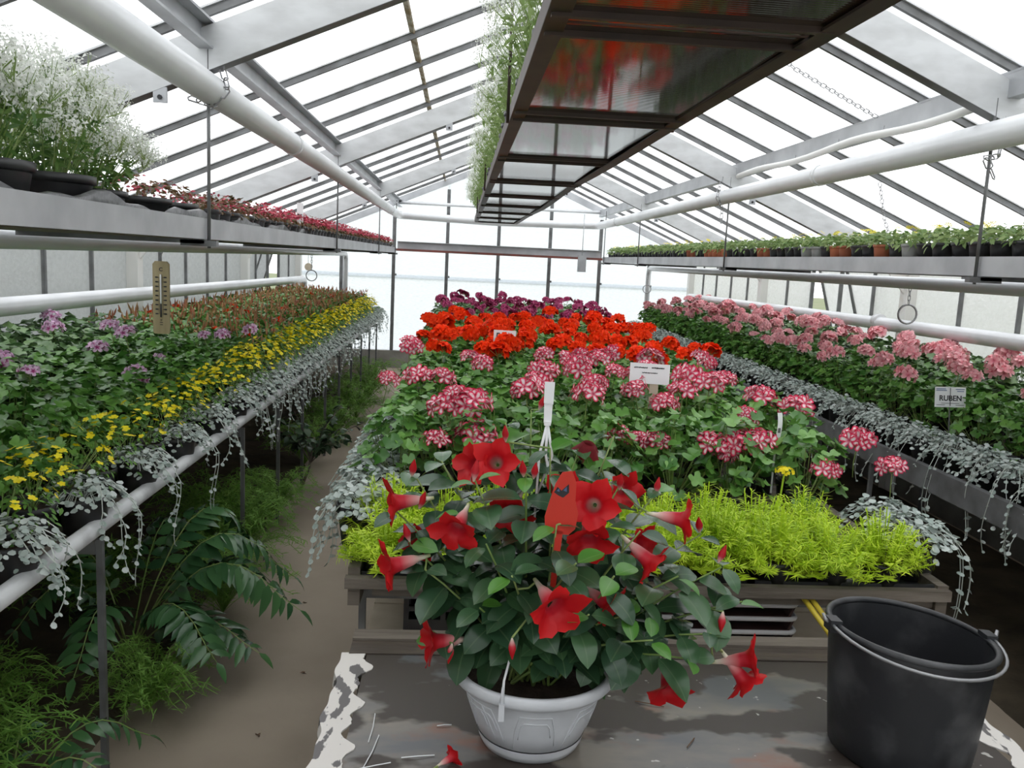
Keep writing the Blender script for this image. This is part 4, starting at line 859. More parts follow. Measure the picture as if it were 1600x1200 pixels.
# --- centre bench
STR = [(-0.03,2.75,1.09),(-0.06,3.30,1.11),(0.05,3.60,1.16),(0.10,3.40,1.16),(-0.16,3.30,1.11),(-0.22,3.90,1.17),(0.07,2.62,1.03),(0.02,2.70,1.0),(0.34,3.30,1.15),(0.25,3.05,1.11),(0.44,3.50,1.18),(0.60,3.60,1.18),(0.47,3.00,1.11),(0.62,3.30,1.16),(0.66,3.10,1.12),(0.60,2.70,1.01),(0.52,2.70,1.03),(0.75,3.00,1.09),(0.91,3.30,1.15),(0.97,3.20,1.14),(0.87,2.65,0.99),(0.99,2.70,1.02),(0.83,2.63,1.02),(0.93,2.62,1.03),(1.02,2.90,1.07),(1.14,3.10,1.11),(1.24,3.00,1.09),(1.36,2.75,1.03),(1.42,2.62,0.97),(1.04,3.60,1.20),(1.17,2.55,0.97),(-0.06,2.60,1.01),(-0.26,3.20,1.11),(0.0,2.78,1.12),(0.05,2.74,1.11),(0.65,2.66,1.02),(0.55,3.75,1.17),(0.7,3.8,1.18),(0.85,3.7,1.17),(0.38,3.75,1.17),(0.48,3.35,1.17),(0.78,3.45,1.16),(1.12,3.75,1.16),(0.30,3.15,1.13),(0.52,3.15,1.13),(0.70,3.25,1.15),(0.84,3.10,1.12),(1.08,3.35,1.14)]
cols = [-0.13+0.215*i for i in range(7)]; rows = []; y = 2.64
while y < 9.6: rows.append(y); y += 0.215
plants = [(x+U(-.03, .03)+(0.05 if j % 2 else -0.02), yr+U(-.03, .03), i, j) for j, yr in enumerate(rows) for i, x in enumerate(cols)]
front = [p for p in plants if p[1] < 4.1]
own = {}
for h in STR:
    k = min(range(len(front)), key=lambda k: (front[k][0]-h[0])**2+(front[k][1]-h[1])**2); own.setdefault(k, []).append(h)
zone_rows = {}
for k, (x, yv, i, j) in enumerate(plants):
    col = f'{nth(i+1)} from the path'
    if rows[j] < 4.05:
        geranium('striped_geranium', x, yv, BT, 'ger', f'red and white striped geranium on centre bench, {nth(j+1)} row behind sedum, {col}', 'striped geraniums on the centre bench', own.get(k, []), 'striped', near=j < 4, near_h=j < 4, scale=0.97)
    elif rows[j] < 6.75:
        q = j-[jj for jj, v in enumerate(rows) if v >= 4.05][0]; hs = [(x+U(-.09, .09), yv+U(-.09, .09), BT+U(0.36, 0.43)) for _ in range(rng.choice((0, 1, 1, 2, 2)))]
        geranium('red_geranium', x, yv, BT, 'ger', f'bright red geranium on centre bench, {nth(q+1)} row behind striped ones, {col}', 'red geraniums on the centre bench', hs, 'red', scale=0.98)
    else:
        q = j-[jj for jj, v in enumerate(rows) if v >= 6.75][0]; hs = [(x+U(-.09, .09), yv+U(-.09, .09), BT+U(0.36, 0.44)) for _ in range(rng.choice((0, 1, 1, 2)))]
        geranium('magenta_geranium', x, yv, BT, 'dull', f'dark magenta geranium on centre bench, {nth(q+1)} row behind red ones, {col}', 'magenta geraniums on the centre bench', hs, 'magenta', scale=1.0)
# --- pink geraniums, two to four deep behind the silver plants
y = 1.7; j = 0
while y < 10.9:
    for i in range(4):
        x = 2.39+0.195*i+U(-.03, .03); yv = y+U(-.03, .03); s = 0.90+0.08*i; nh = y < 5.2
        hs = [(x+U(-.10, .10), yv+U(-.10, .10), BT+s*U(0.34, 0.42)) for _ in range(rng.choice((0, 1, 1, 2) if y < 6 else (0, 1, 1, 2)))]
        geranium('pink_geranium', x, yv, BT, 'dull' if i > 1 else 'ger', f'salmon pink geranium, {nth(i+1)} from the silver trailing plants, {nth(j+1)} along from near end', 'pink geraniums on the side bench', hs, 'pink', near=(i == 0 and 3.2 < y < 4.6), near_h=nh and 3.0 < y, scale=s)
    y += 0.222; j += 1
# --- green geraniums with a few lilac flowers
LIL = [(-1.62,4.05,1.19),(-1.55,4.05,1.16),(-1.28,4.35,1.13),(-1.20,4.4,1.13),(-1.38,4.0,1.05),(-1.36,3.65,1.03),(-1.52,3.1,1.10),(-2.0,4.3,1.20),(-1.15,4.75,1.13),(-1.75,3.35,1.10),(-1.55,3.75,1.12),(-1.85,4.0,1.17),(-1.95,2.75,1.05),(-1.30,3.55,1.02)]
gl = []; y = 1.35; j = 0
while y < 4.95:
    for i in range(5): gl.append((-1.27-0.185*i+U(-.03, .03), y+U(-.03, .03), i, j))
    y += 0.215; j += 1
own = {}
for h in LIL:
    k = min(range(len(gl)), key=lambda k: (gl[k][0]-h[0])**2+(gl[k][1]-h[1])**2); own.setdefault(k, []).append(h)
for k, (x, yv, i, j) in enumerate(gl):
    geranium('ivy_geranium', x, yv, BT, 'dull' if i > 2 else 'ger', f'green ivy geranium, {nth(i+1)} in from the yellow edging, {nth(j+1)} along from near end', 'ivy geraniums on the path side bench', own.get(k, []), 'lilac', near=(1.5 < yv < 3.0 and i < 4), near_h=True, scale=0.88+0.075*i)

# --- budded mandevillas beyond them
def bud_plant(seed):
    r = random.Random(seed); b = MB()
    for p, n_, f in dome(r, 90, 0.14, 0.27, 0.11, 0.35): b.put(LEAF_SMALL, basis(p, n_+np.array((r.uniform(-.7, .7), r.uniform(-.7, .7), 0)), f+np.array((0, 0, 0.08)), r.uniform(0.05, 0.075)), 0, r.random())
    fo = b.mesh('foliage', 'leaf_ger'); b = MB()
    for i in range(13):
        a = r.uniform(0, 6.28); q = 0.13*math.sqrt(r.random()); p = np.array((q*math.cos(a), q*math.sin(a), 0.29+r.uniform(0, 0.09))); d = np.array((r.uniform(-.35, .35), r.uniform(-.35, .35), 1)); L = r.uniform(0.035, 0.06)
        b.tube([p, p+d*L*0.5, p+d*L], [0.003, 0.006, 0.001], 4, 0, rnd=r.random())
        if i % 2: b.put(LEAF_SMALL, basis(p, d+np.array((1, 0, 0)), d, 0.045), 0, r.random())
    return fo, b.mesh('flower_buds', 'bud_tan')
BP = [bud_plant(600+k) for k in range(4)]; y = 5.05; j = 0
REDF = MB().put(trumpet_tpl(2), np.eye(4)*1.0, 0, 0.5).mesh('flower', 'petal_red')
while y < 10.85:
    for i in range(5):
        t = thing('budded_mandevilla', (-1.27-0.185*i+U(-.03, .03), y+U(-.03, .03), BT), f'bronze budded plant, {nth(i+1)} in from yellow edging, {nth(j+1)} row beyond ivy geraniums', 'plant', 'budded plants on the path side bench', U(0, 6.28)); t.scale = (0.90+0.03*i,)*3
        fo, bu = rng.choice(BP); link('pot', POT12, t); stuff(link('foliage', fo, t)); stuff(link('flower_buds', bu, t))
        if rng.random() < (0.5 if j < 1 else 0.16): link('flower', REDF, t, mtx=mtx(along((U(-.08, .08), U(-.08, .08), 0.36), (0.3*U(-1, 1), -0.5+U(-.4, .4), 0.8), 0.03)))
    y += 0.215; j += 1

# --- silver trailing dichondra
def silver(seed, n=210, R=0.115, ls=0.0185):
    r = random.Random(seed); b = MB()
    for p, n_, f in dome(r, n, R, 0.075, 0.10, 0.8, 0.8): b.put(DISC, basis(p, n_, f, r.uniform(0.7, 1.25)*ls), 0, r.random())
    for i in range(26):
        a = r.uniform(0, 6.28); q = R*(0.5+0.6*r.random()); b.tube([(0, 0, 0.10), (q*0.6*math.cos(a), q*0.6*math.sin(a), 0.14), (q*math.cos(a), q*math.sin(a), 0.11)], 0.0014, 3, 1, rnd=r.random())
    return b.mesh('foliage', 'leaf_silver', 'stem_silver')
def strand(seed, drop, outw, ls=0.018):
    """trails over the edge towards local +x"""
    r = random.Random(seed); b = MB(); P = []; n = 9; w = r.uniform(-1, 1)
    for i in range(n+1):
        t = i/n; P.append(np.array((outw*min(1, t*2.2)+0.03*t+0.018*math.sin(5*t+seed), 0.03*w*t+0.015*math.sin(7*t+seed*2), 0.125+0.03*math.sin(min(1, t*2.2)*3.14)-drop*max(0, t-0.22)**1.15+(0.02*(t-0.85)/0.15 if t > 0.85 else 0))))
    b.tube(P, 0.0016, 3, 1, rnd=0.5)
    for i in range(2, n+1):
        for k in range(2 if i < n else 1):
            a = r.uniform(0, 6.28); b.put(DISC, basis(P[i], (math.cos(a)*0.7+0.5, math.sin(a)*0.7, 0.8), (math.cos(a), math.sin(a), -0.2), r.uniform(0.6, 1.15)*ls), 0, r.random())
    return b.mesh('trailing_strand', 'leaf_silver', 'stem_silver')
SIL = [silver(700+k) for k in range(4)]; STD = [strand(720+k, d, o) for k, (d, o) in enumerate(((0.16, 0.10), (0.28, 0.12), (0.42, 0.13), (0.22, 0.11), (0.10, 0.10), (0.34, 0.12)))]
POT14 = pot_mesh(0.075, 0.115, 'black_plastic')
def dichondra(x, y, z, label, group, side, nst=5, scale=1.0, spread=1.0):
    """side: angle of the aisle side"""
    t = thing('silver_dichondra', (x, y, z), label, 'trailing plant', group); t.scale = (scale,)*3
    link('pot', POT14, t); q = link('foliage', rng.choice(SIL), t, mtx=Matrix.Rotation(U(0, 6.28), 4, 'Z')); stuff(q)
    for k in range(nst):
        o = link('trailing_strand', rng.choice(STD), t, mtx=Matrix.Rotation(side+U(-spread, spread), 4, 'Z')); stuff(o)
    return t
y = 1.75; j = 0
while y < 10.2:
    dichondra(2.115+U(-.015, .015), y, BT, f'silver leaved trailing plant at edge of pink geranium bench, {nth(j+1)} from near end', 'silver plants edging the pink geranium bench', math.pi, 6 if y < 5 else 3); y += 0.21; j += 1
for j, y in enumerate((2.32, 2.52, 2.72, 2.92, 3.12, 3.32, 3.54)):
    dichondra(-0.25, y, BT+0.02, f'silver leaved trailing plant on path edge of centre bench, {nth(j+1)} from front', 'silver plants on path edge of the centre bench', math.pi, 5)
for j, y in enumerate((2.2, 2.36)):
    dichondra(1.27, y, BT+0.01, f'silver leaved trailing plant at sedum corner facing the bucket, {["nearer", "farther"][j]} of two', 'silver plants at the sedum corner', 0.0, 5)

# --- yellow flowers and silver trailers along the white rail
def yellow_plant(seed):
    r = random.Random(seed); b = MB()
    for p, n_, f in dome(r, 150, 0.125, 0.15, 0.10, 0.7): b.put(LEAF_SMALL, basis(p, n_, f, r.uniform(0.014, 0.026)), 0, r.random())
    for i in range(14):
        a = r.uniform(0, 6.28); q = 0.11*r.random(); b.tube([(0, 0, 0.09), (q*math.cos(a), q*math.sin(a), 0.2)], 0.0012, 3, 1)
    fl = []
    for p, n_, f in dome(r, 44, 0.13, 0.15, 0.125, 0.7): 
        p = p.copy(); p[2] = 0.125+0.15*(1-0.7*(p[0]**2+p[1]**2)/0.0169)+r.uniform(-0.015, 0.02); fl.append(along(p, n_+np.array((0, -0.3, 0)), r.uniform(0.009, 0.013), r.uniform(0, 6)))
    fb = MB()
    for M_ in fl: fb.put(YFLOWER, M_, 0, r.random())
    return b.mesh('foliage', 'leaf_yel', 'stem_green'), fb.mesh('yellow_blooms', 'petal_yellow'), [mtx(M_) for M_ in fl]
YP = [yellow_plant(800+k) for k in range(4)]; YF1 = MB().put(YFLOWER, np.eye(4), 0, 0.5).mesh('flower', 'petal_yellow')
y = 1.5; j = 0; jd = 0
while y < 10.85:
    near = y < 3.6
    t = thing('yellow_bidens', (-1.125+U(-.02, .02), y, BT), f'yellow flowered edging plant beside the white rail, {nth(j+1)} from near end', 'flower', 'yellow plants along the white rail'); t.rotation_euler = (0, 0, U(0, 6.28))
    fo, fb, fl = rng.choice(YP); link('pot', POT12, t); stuff(link('foliage', fo, t))
    if near:
        for M_ in fl:
            if rng.random() < 0.62: link('flower', YF1, t, mtx=M_)
    else: stuff(link('yellow_blooms', fb, t))
    if y > 4.2: t.scale = (1.18, 1.18, 1.12)
    if j % 2 == 0 or y > 4:
        dichondra(-1.045, y+0.11, BT, f'silver leaved trailing plant hanging over the white rail, {nth(jd+1)} from near end', 'silver plants over the white rail', 0.0, 6 if y < 6 else 4, 0.95, 0.8); jd += 1
    y += 0.2; j += 1

# --- lime sedum in trays on the front of the centre bench
for i in range(3):
    tr = thing('sedum_tray', (0.02+0.505*i, 2.235, BT), f'shallow black tray of lime sedum on bench front, {nth(i+1)} from the path', 'tray', 'trays of sedum'); w, d, h = 0.25, 0.17, 0.032
    b = MB(); b.box((0, 0, 0.004), (2*w, 2*d, 0.008))
    for s in (-1, 1): b.box((0, s*(d-0.004), h/2), (2*w, 0.008, h)); b.box((s*(w-0.004), 0, h/2), (0.008, 2*d, h))
    link('tray_body', b.mesh('tray_body', 'black_plastic'), tr)
def sedum(seed):
    r = random.Random(seed); b = MB()
    for i in range(112):
        a = r.uniform(0, 6.28); q = 0.095*math.sqrt(r.random()); base = np.array((q*0.45*math.cos(a), q*0.45*math.sin(a), 0.05)); tip = np.array((q*1.2*math.cos(a), q*1.2*math.sin(a), 0.20-13.0*q*q+r.uniform(-0.05, 0.02))); ax = tip-base; ax = ax/np.linalg.norm(ax)
        b.tube([base, tip], 0.0016, 3, 0, rnd=0.2)
        for k in range(26):
            t = k/26; p = base+(tip-base)*(0.35+0.65*t); c = r.uniform(0, 6.28); rad = np.array((math.cos(c), math.sin(c), 0)); f = rad*(1.0-0.55*t)+ax*(0.25+0.8*t); b.put(NEEDLE, basis(p, ax-rad*0.3, f, r.uniform(0.018, 0.027)), 0, 0.25+0.7*r.random()*t)
    return b.mesh('foliage', 'leaf_sedum')
SED = [sedum(900+k) for k in range(4)]; POT9 = pot_mesh(0.05, 0.07, 'black_plastic')
for j in range(2):
    for i in range(10):
        if (i, j) in ((9, 1),): continue
        t = thing('lime_sedum', (-0.165+0.145*i+U(-.01, .01), 2.108+0.165*j, BT+0.009), f'lime green feathery sedum, {nth(i+1)} from the path in the {["front", "second"][j]} tray row', 'sedum', 'sedums on the bench front', U(0, 6.28)); t.scale = (1.15, 1.12, 0.85 if i < 3 and j == 0 else U(0.98, 1.12))
        link('pot', POT9, t); stuff(link('foliage', SED[(i+j*3) % 4], t))
t = thing('sedum_bloom', (0.975, 2.43, BT+0.02), 'single tall sedum shoot with yellow flower cluster above the lime sedum', 'sedum')
b = MB(); b.tube([(0, 0, 0), (0.005, 0, 0.12), (0.012, 0.0, 0.215)], 0.003, 5, rnd=0.8); link('stalk', b.mesh('stalk', 'leaf_sedum'), t); b = MB()
for i in range(40): d = sph_dir(rng, 0.0); b.put(FLORET_LOW, along(np.array((0.012, 0, 0.215))+d*np.array((0.028, 0.028, 0.014)), d, 0.006), 0, U(0, 1))
stuff(link('flower_cluster', b.mesh('flower_cluster', 'petal_yellow'), t))

# ------------------------------------------------------------------ white euphorbia on the shelves
WFLOWER = floret_tpl(1, 0.9, 0.25, 3, 1, 4)
def euphorbia(seed, R, H, z0, nst, nlf, nfl, ls=(0.03, 0.05), fs=(0.006, 0.010), lean=(0, 0), lm='leaf_eup'):
    r = random.Random(seed); b = MB(); fb = MB(); tips = []
    for i in range(nst):
        a = r.uniform(0, 6.28); q = R*math.sqrt(r.random()); base = np.array((0.3*q*math.cos(a), 0.3*q*math.sin(a), z0)); tip = np.array((q*math.cos(a)+lean[0]*r.random(), q*math.sin(a)+lean[1]*r.random(), z0+H*(1-0.4*(q/R)**2)*r.uniform(0.6, 1.0)))
        m_ = base*0.5+tip*0.5+np.array((0, 0, 0.12*H)); P = [base*(1-t)**2+2*t*(1-t)*m_+t*t*tip for t in (0, .33, .66, 1)]
        b.tube(P, 0.0016, 3, 1, rnd=r.random()); tips.append((P, tip))
        for k in range(nlf//nst):
            t = r.uniform(0.15, 0.8); j = min(2, int(t*3)); p = P[j]+(P[j+1]-P[j])*(t*3-j); c = r.uniform(0, 6.28); b.put(LEAF_LANCE if ls[0] > 0.02 else LEAF_SMALL, basis(p, (r.uniform(-1, 1), r.uniform(-1, 1), 0.7), (math.cos(c), math.sin(c), r.uniform(-0.7, 0.4)), r.uniform(*ls)), 0, r.random())
    for i in range(nfl):
        P, tip = r.choice(tips); d = sph_dir(r, -0.6); p = tip+d*np.array((0.05, 0.05, 0.055))*r.random()**0.4*(R/0.15)**0.5; p[2] = max(p[2], z0+0.25*H)
        fb.put(WFLOWER, along(p, d+np.array((0, 0, 0.3)), r.uniform(*fs), r.uniform(0, 6)), 0, r.random())
        if i % 5 == 0: fb.tube([p, tip-np.array((0, 0, 0.04))], 0.0008, 3, 1)
    return b.mesh('foliage', lm, 'stem_green'), fb.mesh('white_blossom', 'petal_white', 'stem_green')
EU = [euphorbia(1000+k, 0.19, 0.33, 0.10, 50, 380, 2000, (0.03, 0.05), (0.008, 0.014)) for k in range(3)]
POT22 = pot_mesh(0.112, 0.125, 'black_plastic')
SH = 1.613
for i, y in enumerate((1.42, 1.70, 1.97, 2.24, 2.50)):
    t = thing('white_euphorbia', (-1.06+0.02*(i % 2), y, SH+0.005), f'frothy white euphorbia in big black pot on shelf, {nth(5-i)} from the small red tipped pots', 'plant', 'white euphorbias on the shelf', U(0, 6)); t.scale = (1.0, 1.0, (1.05, 1.05, 1.0, 0.95, 0.80)[i])
    fo, bl = EU[i % 3]; link('pot', POT22, t); stuff(link('foliage', fo, t)); stuff(link('white_blossom', bl, t))
def small_plant(seed, R, H, z0, n, s, lm, lm2=None, share=0.0, tpl=None):
    r = random.Random(seed); b = MB()
    for p, n_, f in dome(r, n, R, H, z0, 0.5, 1.0):
        top = (p[2]-z0)/H > 0.45; b.put(tpl or LEAF_SMALL, basis(p, n_+np.array((r.uniform(-.6, .6), r.uniform(-.6, .6), 0)), f+np.array((0, 0, 0.06 if top else 0)), r.uniform(*s)), 1 if (lm2 and top and r.random() < share) else 0, r.random())
    return b.mesh('foliage', lm, lm2 or lm)
BOWL = pot_mesh(0.125, 0.10, 'black_plastic', 'bowl')
BRB = [small_plant(1100+k, 0.12, 0.09, 0.085, 150, (0.018, 0.03), 'leaf_bronze', 'leaf_pinktip', 0.25) for k in range(2)]
for i, y in enumerate((2.80, 3.08)):
    t = thing('bronze_plant', (-1.05, y, SH+0.005), f'low bronze leaved plant in wide black bowl on shelf, {["beside the white euphorbia", "beside the small pots"][i]}', 'plant', 'bronze plants in bowls', U(0, 6)); link('bowl', BOWL, t); stuff(link('foliage', BRB[i], t))
POT8L = pot_mesh(0.052, 0.10, 'black_plastic'); POT8 = pot_mesh(0.05, 0.075, 'black_plastic'); POT8T = pot_mesh(0.05, 0.075, 'terracotta'); POT8G = pot_mesh(0.05, 0.075, 'grey_pot')
BR = [small_plant(1120+k, 0.058, 0.075, 0.065, 60, (0.018, 0.030), 'leaf_bronze', 'leaf_pinktip', 0.3) for k in range(3)]
PK = [small_plant(1130+k, 0.058, 0.085, 0.065, 66, (0.020, 0.034), 'leaf_bronze', 'leaf_pinktip', 0.93) for k in range(3)]
y = 3.30; j = 0
while y < 11.3:
    for i in range(2):
        pk = y > 4.5 or (y > 3.9 and rng.random() < 0.4)
        t = thing('red_tipped_plant' if pk else 'bronze_seedling', (-0.955-0.125*i+U(-.006, .006), y+0.05*i, SH), f'small black pot of {"crimson tipped" if pk else "bronze green"} leaves, {nth(j+1)} along the shelf, {["edge", "back"][i]} row', 'plant', 'small red tipped pots on the shelf', U(0, 6)); link('pot', POT8L, t); stuff(link('foliage', rng.choice(PK if pk else BR), t, (0, 0, 0.024)))
    y += 0.122; j += 1
t = thing('plant_label', (-0.93, 5.0, SH+0.07), 'small white plant tag standing among the crimson tipped pots', 'label'); link('tag_card', MB().prism([(-0.018, 0.05), (0.018, 0.05), (0.018, 0.16), (-0.018, 0.16)], 0, 0.002).prism([(-0.004, -0.03), (0.004, -0.03), (0.004, 0.05), (-0.004, 0.05)], 0, 0.002).mesh('tag_card', 'tag_white'), t)
lettering('85', 0.03, 'ink', t, (0, -0.0006, 0.085))
# --- small yellow flowered pots on the opposite shelf
SV = [small_plant(1150+k, 0.064, 0.07, 0.062, 62, (0.026, 0.042), 'leaf_sanv') for k in range(4)]
SVF = MB().put(floret_tpl(1, 0.7, 0.15, 8, 1, 6), np.eye(4), 0, 0.6).mesh('flower', 'petal_yellow')
TERR = (14, 17, 18, 26, 27, 33, 34, 35, 36, 37, 40, 41)
y = 2.15; j = 0
while y < 11.25:
    for i in range(2):
        pm = POT8T if ((j in TERR and i == 0) or (i == 1 and j % 7 == 3)) else (POT8G if (j in (12, 20, 21) and i == 0) else POT8)
        t = thing('yellow_sanvitalia', (1.955+0.125*i+U(-.006, .006), y+0.05*i, 1.653), f'small {"terracotta" if pm is POT8T else "grey" if pm is POT8G else "black"} pot with yellow flowers, {nth(j+1)} along the shelf, {["edge", "back"][i]} row', 'plant', 'small yellow flowered pots on the shelf', U(0, 6)); link('pot', pm, t); stuff(link('foliage', rng.choice(SV), t))
        for _ in range(rng.choice((0, 0, 1, 2) if y > 4.5 else (0, 1, 2, 2))): link('flower', SVF, t, mtx=mtx(along((U(-.05, .05), U(-.05, .05), 0.138+U(0, .015)), (U(-.6, .6), U(-.6, .6), 1), U(0.014, 0.018))))
    y += 0.124; j += 1
# --- slender euphorbias along the edge of the dark overhead shelf
EC = [euphorbia(1200+k, 0.10, 0.30, 0.08, 22, 130, 420, (0.03, 0.055), (0.007, 0.013), (-0.10, 0), 'leaf_eup_far') for k in range(4)]
POT10 = pot_mesh(0.052, 0.105, 'black_plastic')
y = 1.35; j = 0
while y < 11.1:
    t = thing('slender_euphorbia', (0.205+U(-.01, .01), y, 2.0585), f'slender white flowered plant in black pot on dark overhead shelf, {nth(j+1)} from near end', 'plant', 'slender plants on the overhead shelf'); fo, bl = EC[j % 4]
    link('pot', POT10, t); stuff(link('foliage', fo, t)); stuff(link('white_blossom', bl, t)); y += 0.31; j += 1

# ------------------------------------------------------------------ under the path side bench
LEAFLET = [MB().put(blade(1, 0.34, 4, 0.2, c, 0.35, 0.8), np.eye(4), 0, q).mesh('leaflet', 'leaf_fern') for c, q in ((0.6, 0.2), (0.9, 0.6))]
def holly_fern(x, y, label, fronds):
    t = thing('holly_fern', (x, y, 0.03), label, 'fern', 'holly ferns under the bench')
    for (az, L, lift, n) in fronds:
        d = np.array((math.cos(az), math.sin(az), 0)); P = [d*L*(0.15*s+0.85*s**1.05)+np.array((0, 0, lift*math.sin(min(1, s*1.05)*2.5)*0.9)) for s in [i/9 for i in range(10)]]
        fr = link('frond', MB().tube(P, [0.0035-0.002*i/9 for i in range(10)], 4, rnd=0.3).mesh('frond', 'stem_green'), t)
        for k in range(n):
            s = 0.28+0.70*k/n; i = min(8, int(s*9)); p = P[i]+(P[i+1]-P[i])*(s*9-i); ax = P[i+1]-P[i]; ax = ax/np.linalg.norm(ax); side = np.cross(ax, (0, 0, 1)); side = side/np.linalg.norm(side)
            for sg in (-1, 1):
                f = side*sg+ax*0.55+np.array((0, 0, -0.12)); sz = (0.145-0.085*abs(s-0.45))*L/0.6*rng.uniform(0.85, 1.1)*(1 if s < 0.9 else 0.7); link('leaflet', rng.choice(LEAFLET), fr, mtx=mtx(basis(p, np.cross(side, ax)+side*sg*U(-.2, .3), f, sz)))
        link('leaflet', LEAFLET[0], fr, mtx=mtx(basis(P[-1], np.cross(np.cross(ax, (0, 0, 1)), ax), ax, 0.08)))
    return t
holly_fern(-1.20, 3.12, 'glossy dark holly fern arching over the path beneath the bench', [(0.20, 0.60, 0.52, 17), (-0.15, 0.66, 0.44, 18), (0.75, 0.55, 0.58, 16), (-0.75, 0.60, 0.34, 16), (1.4, 0.48, 0.5, 13), (-1.5, 0.55, 0.36, 14), (-0.4, 0.58, 0.24, 15), (2.6, 0.4, 0.4, 11), (-2.2, 0.45, 0.4, 12), (0.45, 0.45, 0.36, 13)])
holly_fern(-1.15, 2.15, 'smaller dark holly fern at the path edge by asparagus fern, nearest the table', [(-0.2, 0.34, 0.24, 8), (0.6, 0.36, 0.25, 8), (-1.2, 0.34, 0.2, 8), (1.8, 0.3, 0.22, 7)])['label'] = 'smaller dark holly fern at the path edge beside fine grassy plants opposite table'
def fine_fern(seed, n=90, L=0.36):
    r = random.Random(seed); b = MB()
    for i in range(n):
        a = r.uniform(0, 6.28); q = L*r.uniform(0.35, 1.0); h = r.uniform(0.12, 0.30); P = [np.array((q*s*math.cos(a+0.3*s), q*s*math.sin(a+0.3*s), h*math.sin(min(3.1, s*2.3)))) for s in [k/6 for k in range(7)]]
        b.tube(P, 0.0012, 3, 0, rnd=0.1)
        for k in range(52):
            s = 0.2+0.8*r.random(); j = min(5, int(s*6)); p = P[j]+(P[j+1]-P[j])*(s*6-j); c = r.uniform(0, 6.28); b.put(NEEDLE, basis(p, (r.uniform(-.5, .5), r.uniform(-.5, .5), 1), (math.cos(c), math.sin(c), r.uniform(-.2, .8)), r.uniform(0.022, 0.046)), 0, r.random())
    return b.mesh('foliage', 'leaf_asp')
FF = [fine_fern(1300+k) for k in range(4)]
for i, (x, y, s, lb) in enumerate(((-1.32, 2.1, 1.1, 'feathery asparagus fern at the bench foot opposite the table'), (-1.45, 2.45, 1.0, 'feathery asparagus fern behind the bench leg near the holly fern'), (-1.0, 2.75, 0.75, 'small feathery asparagus fern below the drooping holly fern'), (-0.97, 3.55, 0.95, 'feathery asparagus fern spilling onto the path just past the holly fern'), (-1.05, 4.15, 1.05, 'full feathery asparagus fern midway under the yellow edging'), (-1.3, 4.5, 1.1, 'feathery asparagus fern set back under the bench beyond the full one'), (-1.05, 4.85, 0.95, 'feathery asparagus fern at the path before the dark leaved shrub'), (-1.1, 6.2, 1.0, 'feathery asparagus fern right behind the dark leaved shrub'), (-1.0, 7.0, 1.1, 'feathery asparagus fern by the path, third from far gable'), (-0.95, 8.0, 1.25, 'feathery asparagus fern by the path, second from far gable'), (-0.95, 9.2, 1.4, 'feathery asparagus fern by the path closest to the far gable'), (-1.5, 3.5, 1.0, 'feathery asparagus fern hidden deep beneath the bench behind the holly fern'))):
    t = thing('asparagus_fern', (x, y, 0.02), lb, 'fern', 'asparagus ferns under the bench', U(0, 6)); t.scale = (s, s, s*1.1); stuff(link('foliage', FF[i % 4], t))
t = thing('dark_shrub', (-1.0, 5.5, 0.02), 'dark leaved shrub leaning out over the path beneath the yellow edging', 'shrub'); b = MB(); r = random.Random(5)
tr = MB().tube([(0, 0, 0), (0.05, 0.02, 0.15), (0.08, 0.03, 0.35)], [0.012, 0.009, 0.006], 6, rnd=0.2)
for i in range(16):
    a = r.uniform(0, 6.28); q = r.uniform(0.12, 0.34); p0 = np.array((0.06, 0.02, 0.18)); p1 = np.array((0.08+q*math.cos(a), q*math.sin(a), r.uniform(0.3, 0.58))); P = [p0, p0*0.5+p1*0.5+np.array((0, 0, 0.06)), p1]; tr.tube(P, 0.003, 4, rnd=0.4)
    for k in range(16):
        s = 0.3+0.7*r.random(); p = P[0]*(1-s)**2+2*s*(1-s)*P[1]+s*s*P[2]; c = r.uniform(0, 6.28); b.put(LEAF_OVAL, basis(p, (r.uniform(-.6, .6), r.uniform(-.6, .6), 1), (math.cos(c), math.sin(c), -0.2), r.uniform(0.045, 0.08)), 0, r.random())
link('branches', tr.mesh('branches', 'old_wood'), t); stuff(link('foliage', b.mesh('foliage', 'leaf_dark'), t))
for i, (x, y, a, lb) in enumerate(((-0.55, 3.05, 0.5, 'dry brown leaf lying mid path'), (-0.60, 2.62, 2.0, 'curled dry brown leaf on the path near the fern'), (-0.66, 3.7, 1.0, 'small dry leaf on the path beyond the fern'), (-0.75, 2.42, 2.6, 'pale dry leaf on the path by the smaller fern'))):
    tag(link('dry_leaf', MB().put(blade(1, 0.3, 4, 0.6, 1.2), basis((x, y, 0.006), (0.1, 0, 1), (math.cos(a), math.sin(a), 0), 0.05), 0, 0.2).mesh('dry_leaf', 'dry_leaf')), lb, 'leaf')

# ------------------------------------------------------------------ signs and plant tags
def sign(name, x, y, z, label, w, h, stick, tilt=0.0, rz=0.0, sm='wood_stick', sw=0.03, base=BT+0.09):
    t = thing(name, (x, y, z), label, 'sign', None, rz); t.rotation_euler = (math.radians(-8), tilt, rz)
    link('card', MB().prism([(-w/2, -h/2), (w/2, -h/2), (w/2, h/2), (-w/2, h/2)], 0, 0.0025).mesh('card', 'tag_white'), t)
    link('stake', MB().box((stick, 0.005, (base-z)/2), (sw, 0.004, z-base+h*0.6)).mesh('stake', sm), t)
    return t
t = sign('plant_sign', 2.24, 3.70, 1.055, 'white card sign reading RUBEN on a thin wire among pink geraniums', 0.145, 0.092, 0.0, -0.01, sm='galv_dark', sw=0.004)
lettering('RUBEN', 0.034, 'ink', t, (0, -0.0008, -0.006))
link('wire', MB().tube([(-0.002, -0.003, -0.04), (-0.002, -0.003, 0.042)], 0.0016, 5).mesh('wire', 'galv_dark'), t)
b = MB()
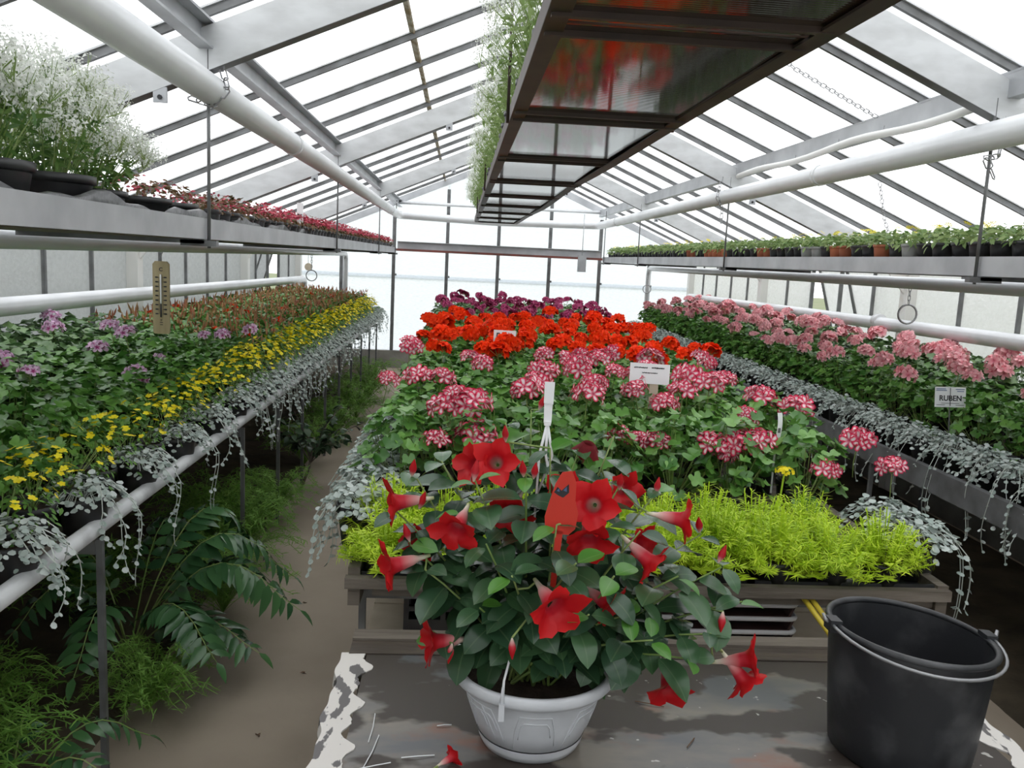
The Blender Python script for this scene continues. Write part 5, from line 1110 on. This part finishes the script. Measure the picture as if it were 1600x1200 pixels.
for x0, z0, l in ((-0.045, 0.037, 0.045), (-0.043, 0.030, 0.05), (0.045, 0.036, 0.042), (0.047, 0.027, 0.032)): b.box((x0, -0.0006, z0), (l, 0.0008, 0.0035))
link('small_print', b.mesh('small_print', 'ink_blue'), t); b = MB()
for x0, z0, l in ((0, -0.028, 0.085), (-0.045, -0.036, 0.04), (0.045, -0.036, 0.04)): b.box((x0, -0.0006, z0), (l, 0.0008, 0.002))
link('fine_lines', b.mesh('fine_lines', 'ink'), t)
t = sign('plant_sign', 0.735, 3.20, 1.172, 'white handwritten card sign on a broad pale wooden stake among striped geraniums', 0.155, 0.078, 0.02, 0.03, sw=0.034)
def scrawl(y0, x0, x1, amp, seed):
    r = random.Random(seed); return MB().tube([(x0+(x1-x0)*i/60, -0.0006, y0+amp*math.sin(i*1.7+r.uniform(-.6, .6))*r.uniform(0.3, 1)) for i in range(61)], 0.0009, 4).mesh('handwriting', 'ink')
for y0, x0, x1, a, sd in ((0.022, -0.062, -0.010, 0.004, 1), (0.023, 0.006, 0.055, 0.004, 2), (0.003, -0.03, 0.03, 0.003, 3)): link('handwriting', scrawl(y0, x0, x1, a, sd), t)
t = sign('plant_sign', 0.235, 4.38, 1.175, 'small white card sign partly hidden by a red geranium flower', 0.115, 0.085, 0.0, 0.02, sw=0.02); lettering('E', 0.04, 'ink', t, (-0.035, -0.0008, 0.012))
t = thing('plant_label', (1.06, 2.70, 1.075), 'curved white strip tag printed with small lettering between striped geraniums', 'label'); vs = []
for i in range(9):
    a = i/8; x = 0.012*math.sin(a*2.2); vs += [(x-0.009, 0.002*i, 0.105*a-0.06), (x+0.009, 0.002*i+0.006, 0.105*a-0.06)]
link('tag_card', MB().add(vs+[(v[0], v[1]+0.001, v[2]) for v in vs], [(2*i, 2*i+1, 2*i+3, 2*i+2) for i in range(8)]+[(18+2*i, 18+2*i+2, 18+2*i+3, 18+2*i+1) for i in range(8)]).mesh('tag_card', 'tag_white'), t)
link('printed_patch', MB().box((0.008, 0.006, -0.012), (0.008, 0.001, 0.016)).mesh('printed_patch', 'galv_dark'), t)
link('stake', MB().box((-0.002, 0.004, -0.14), (0.006, 0.002, 0.17)).mesh('stake', 'tag_white'), t)
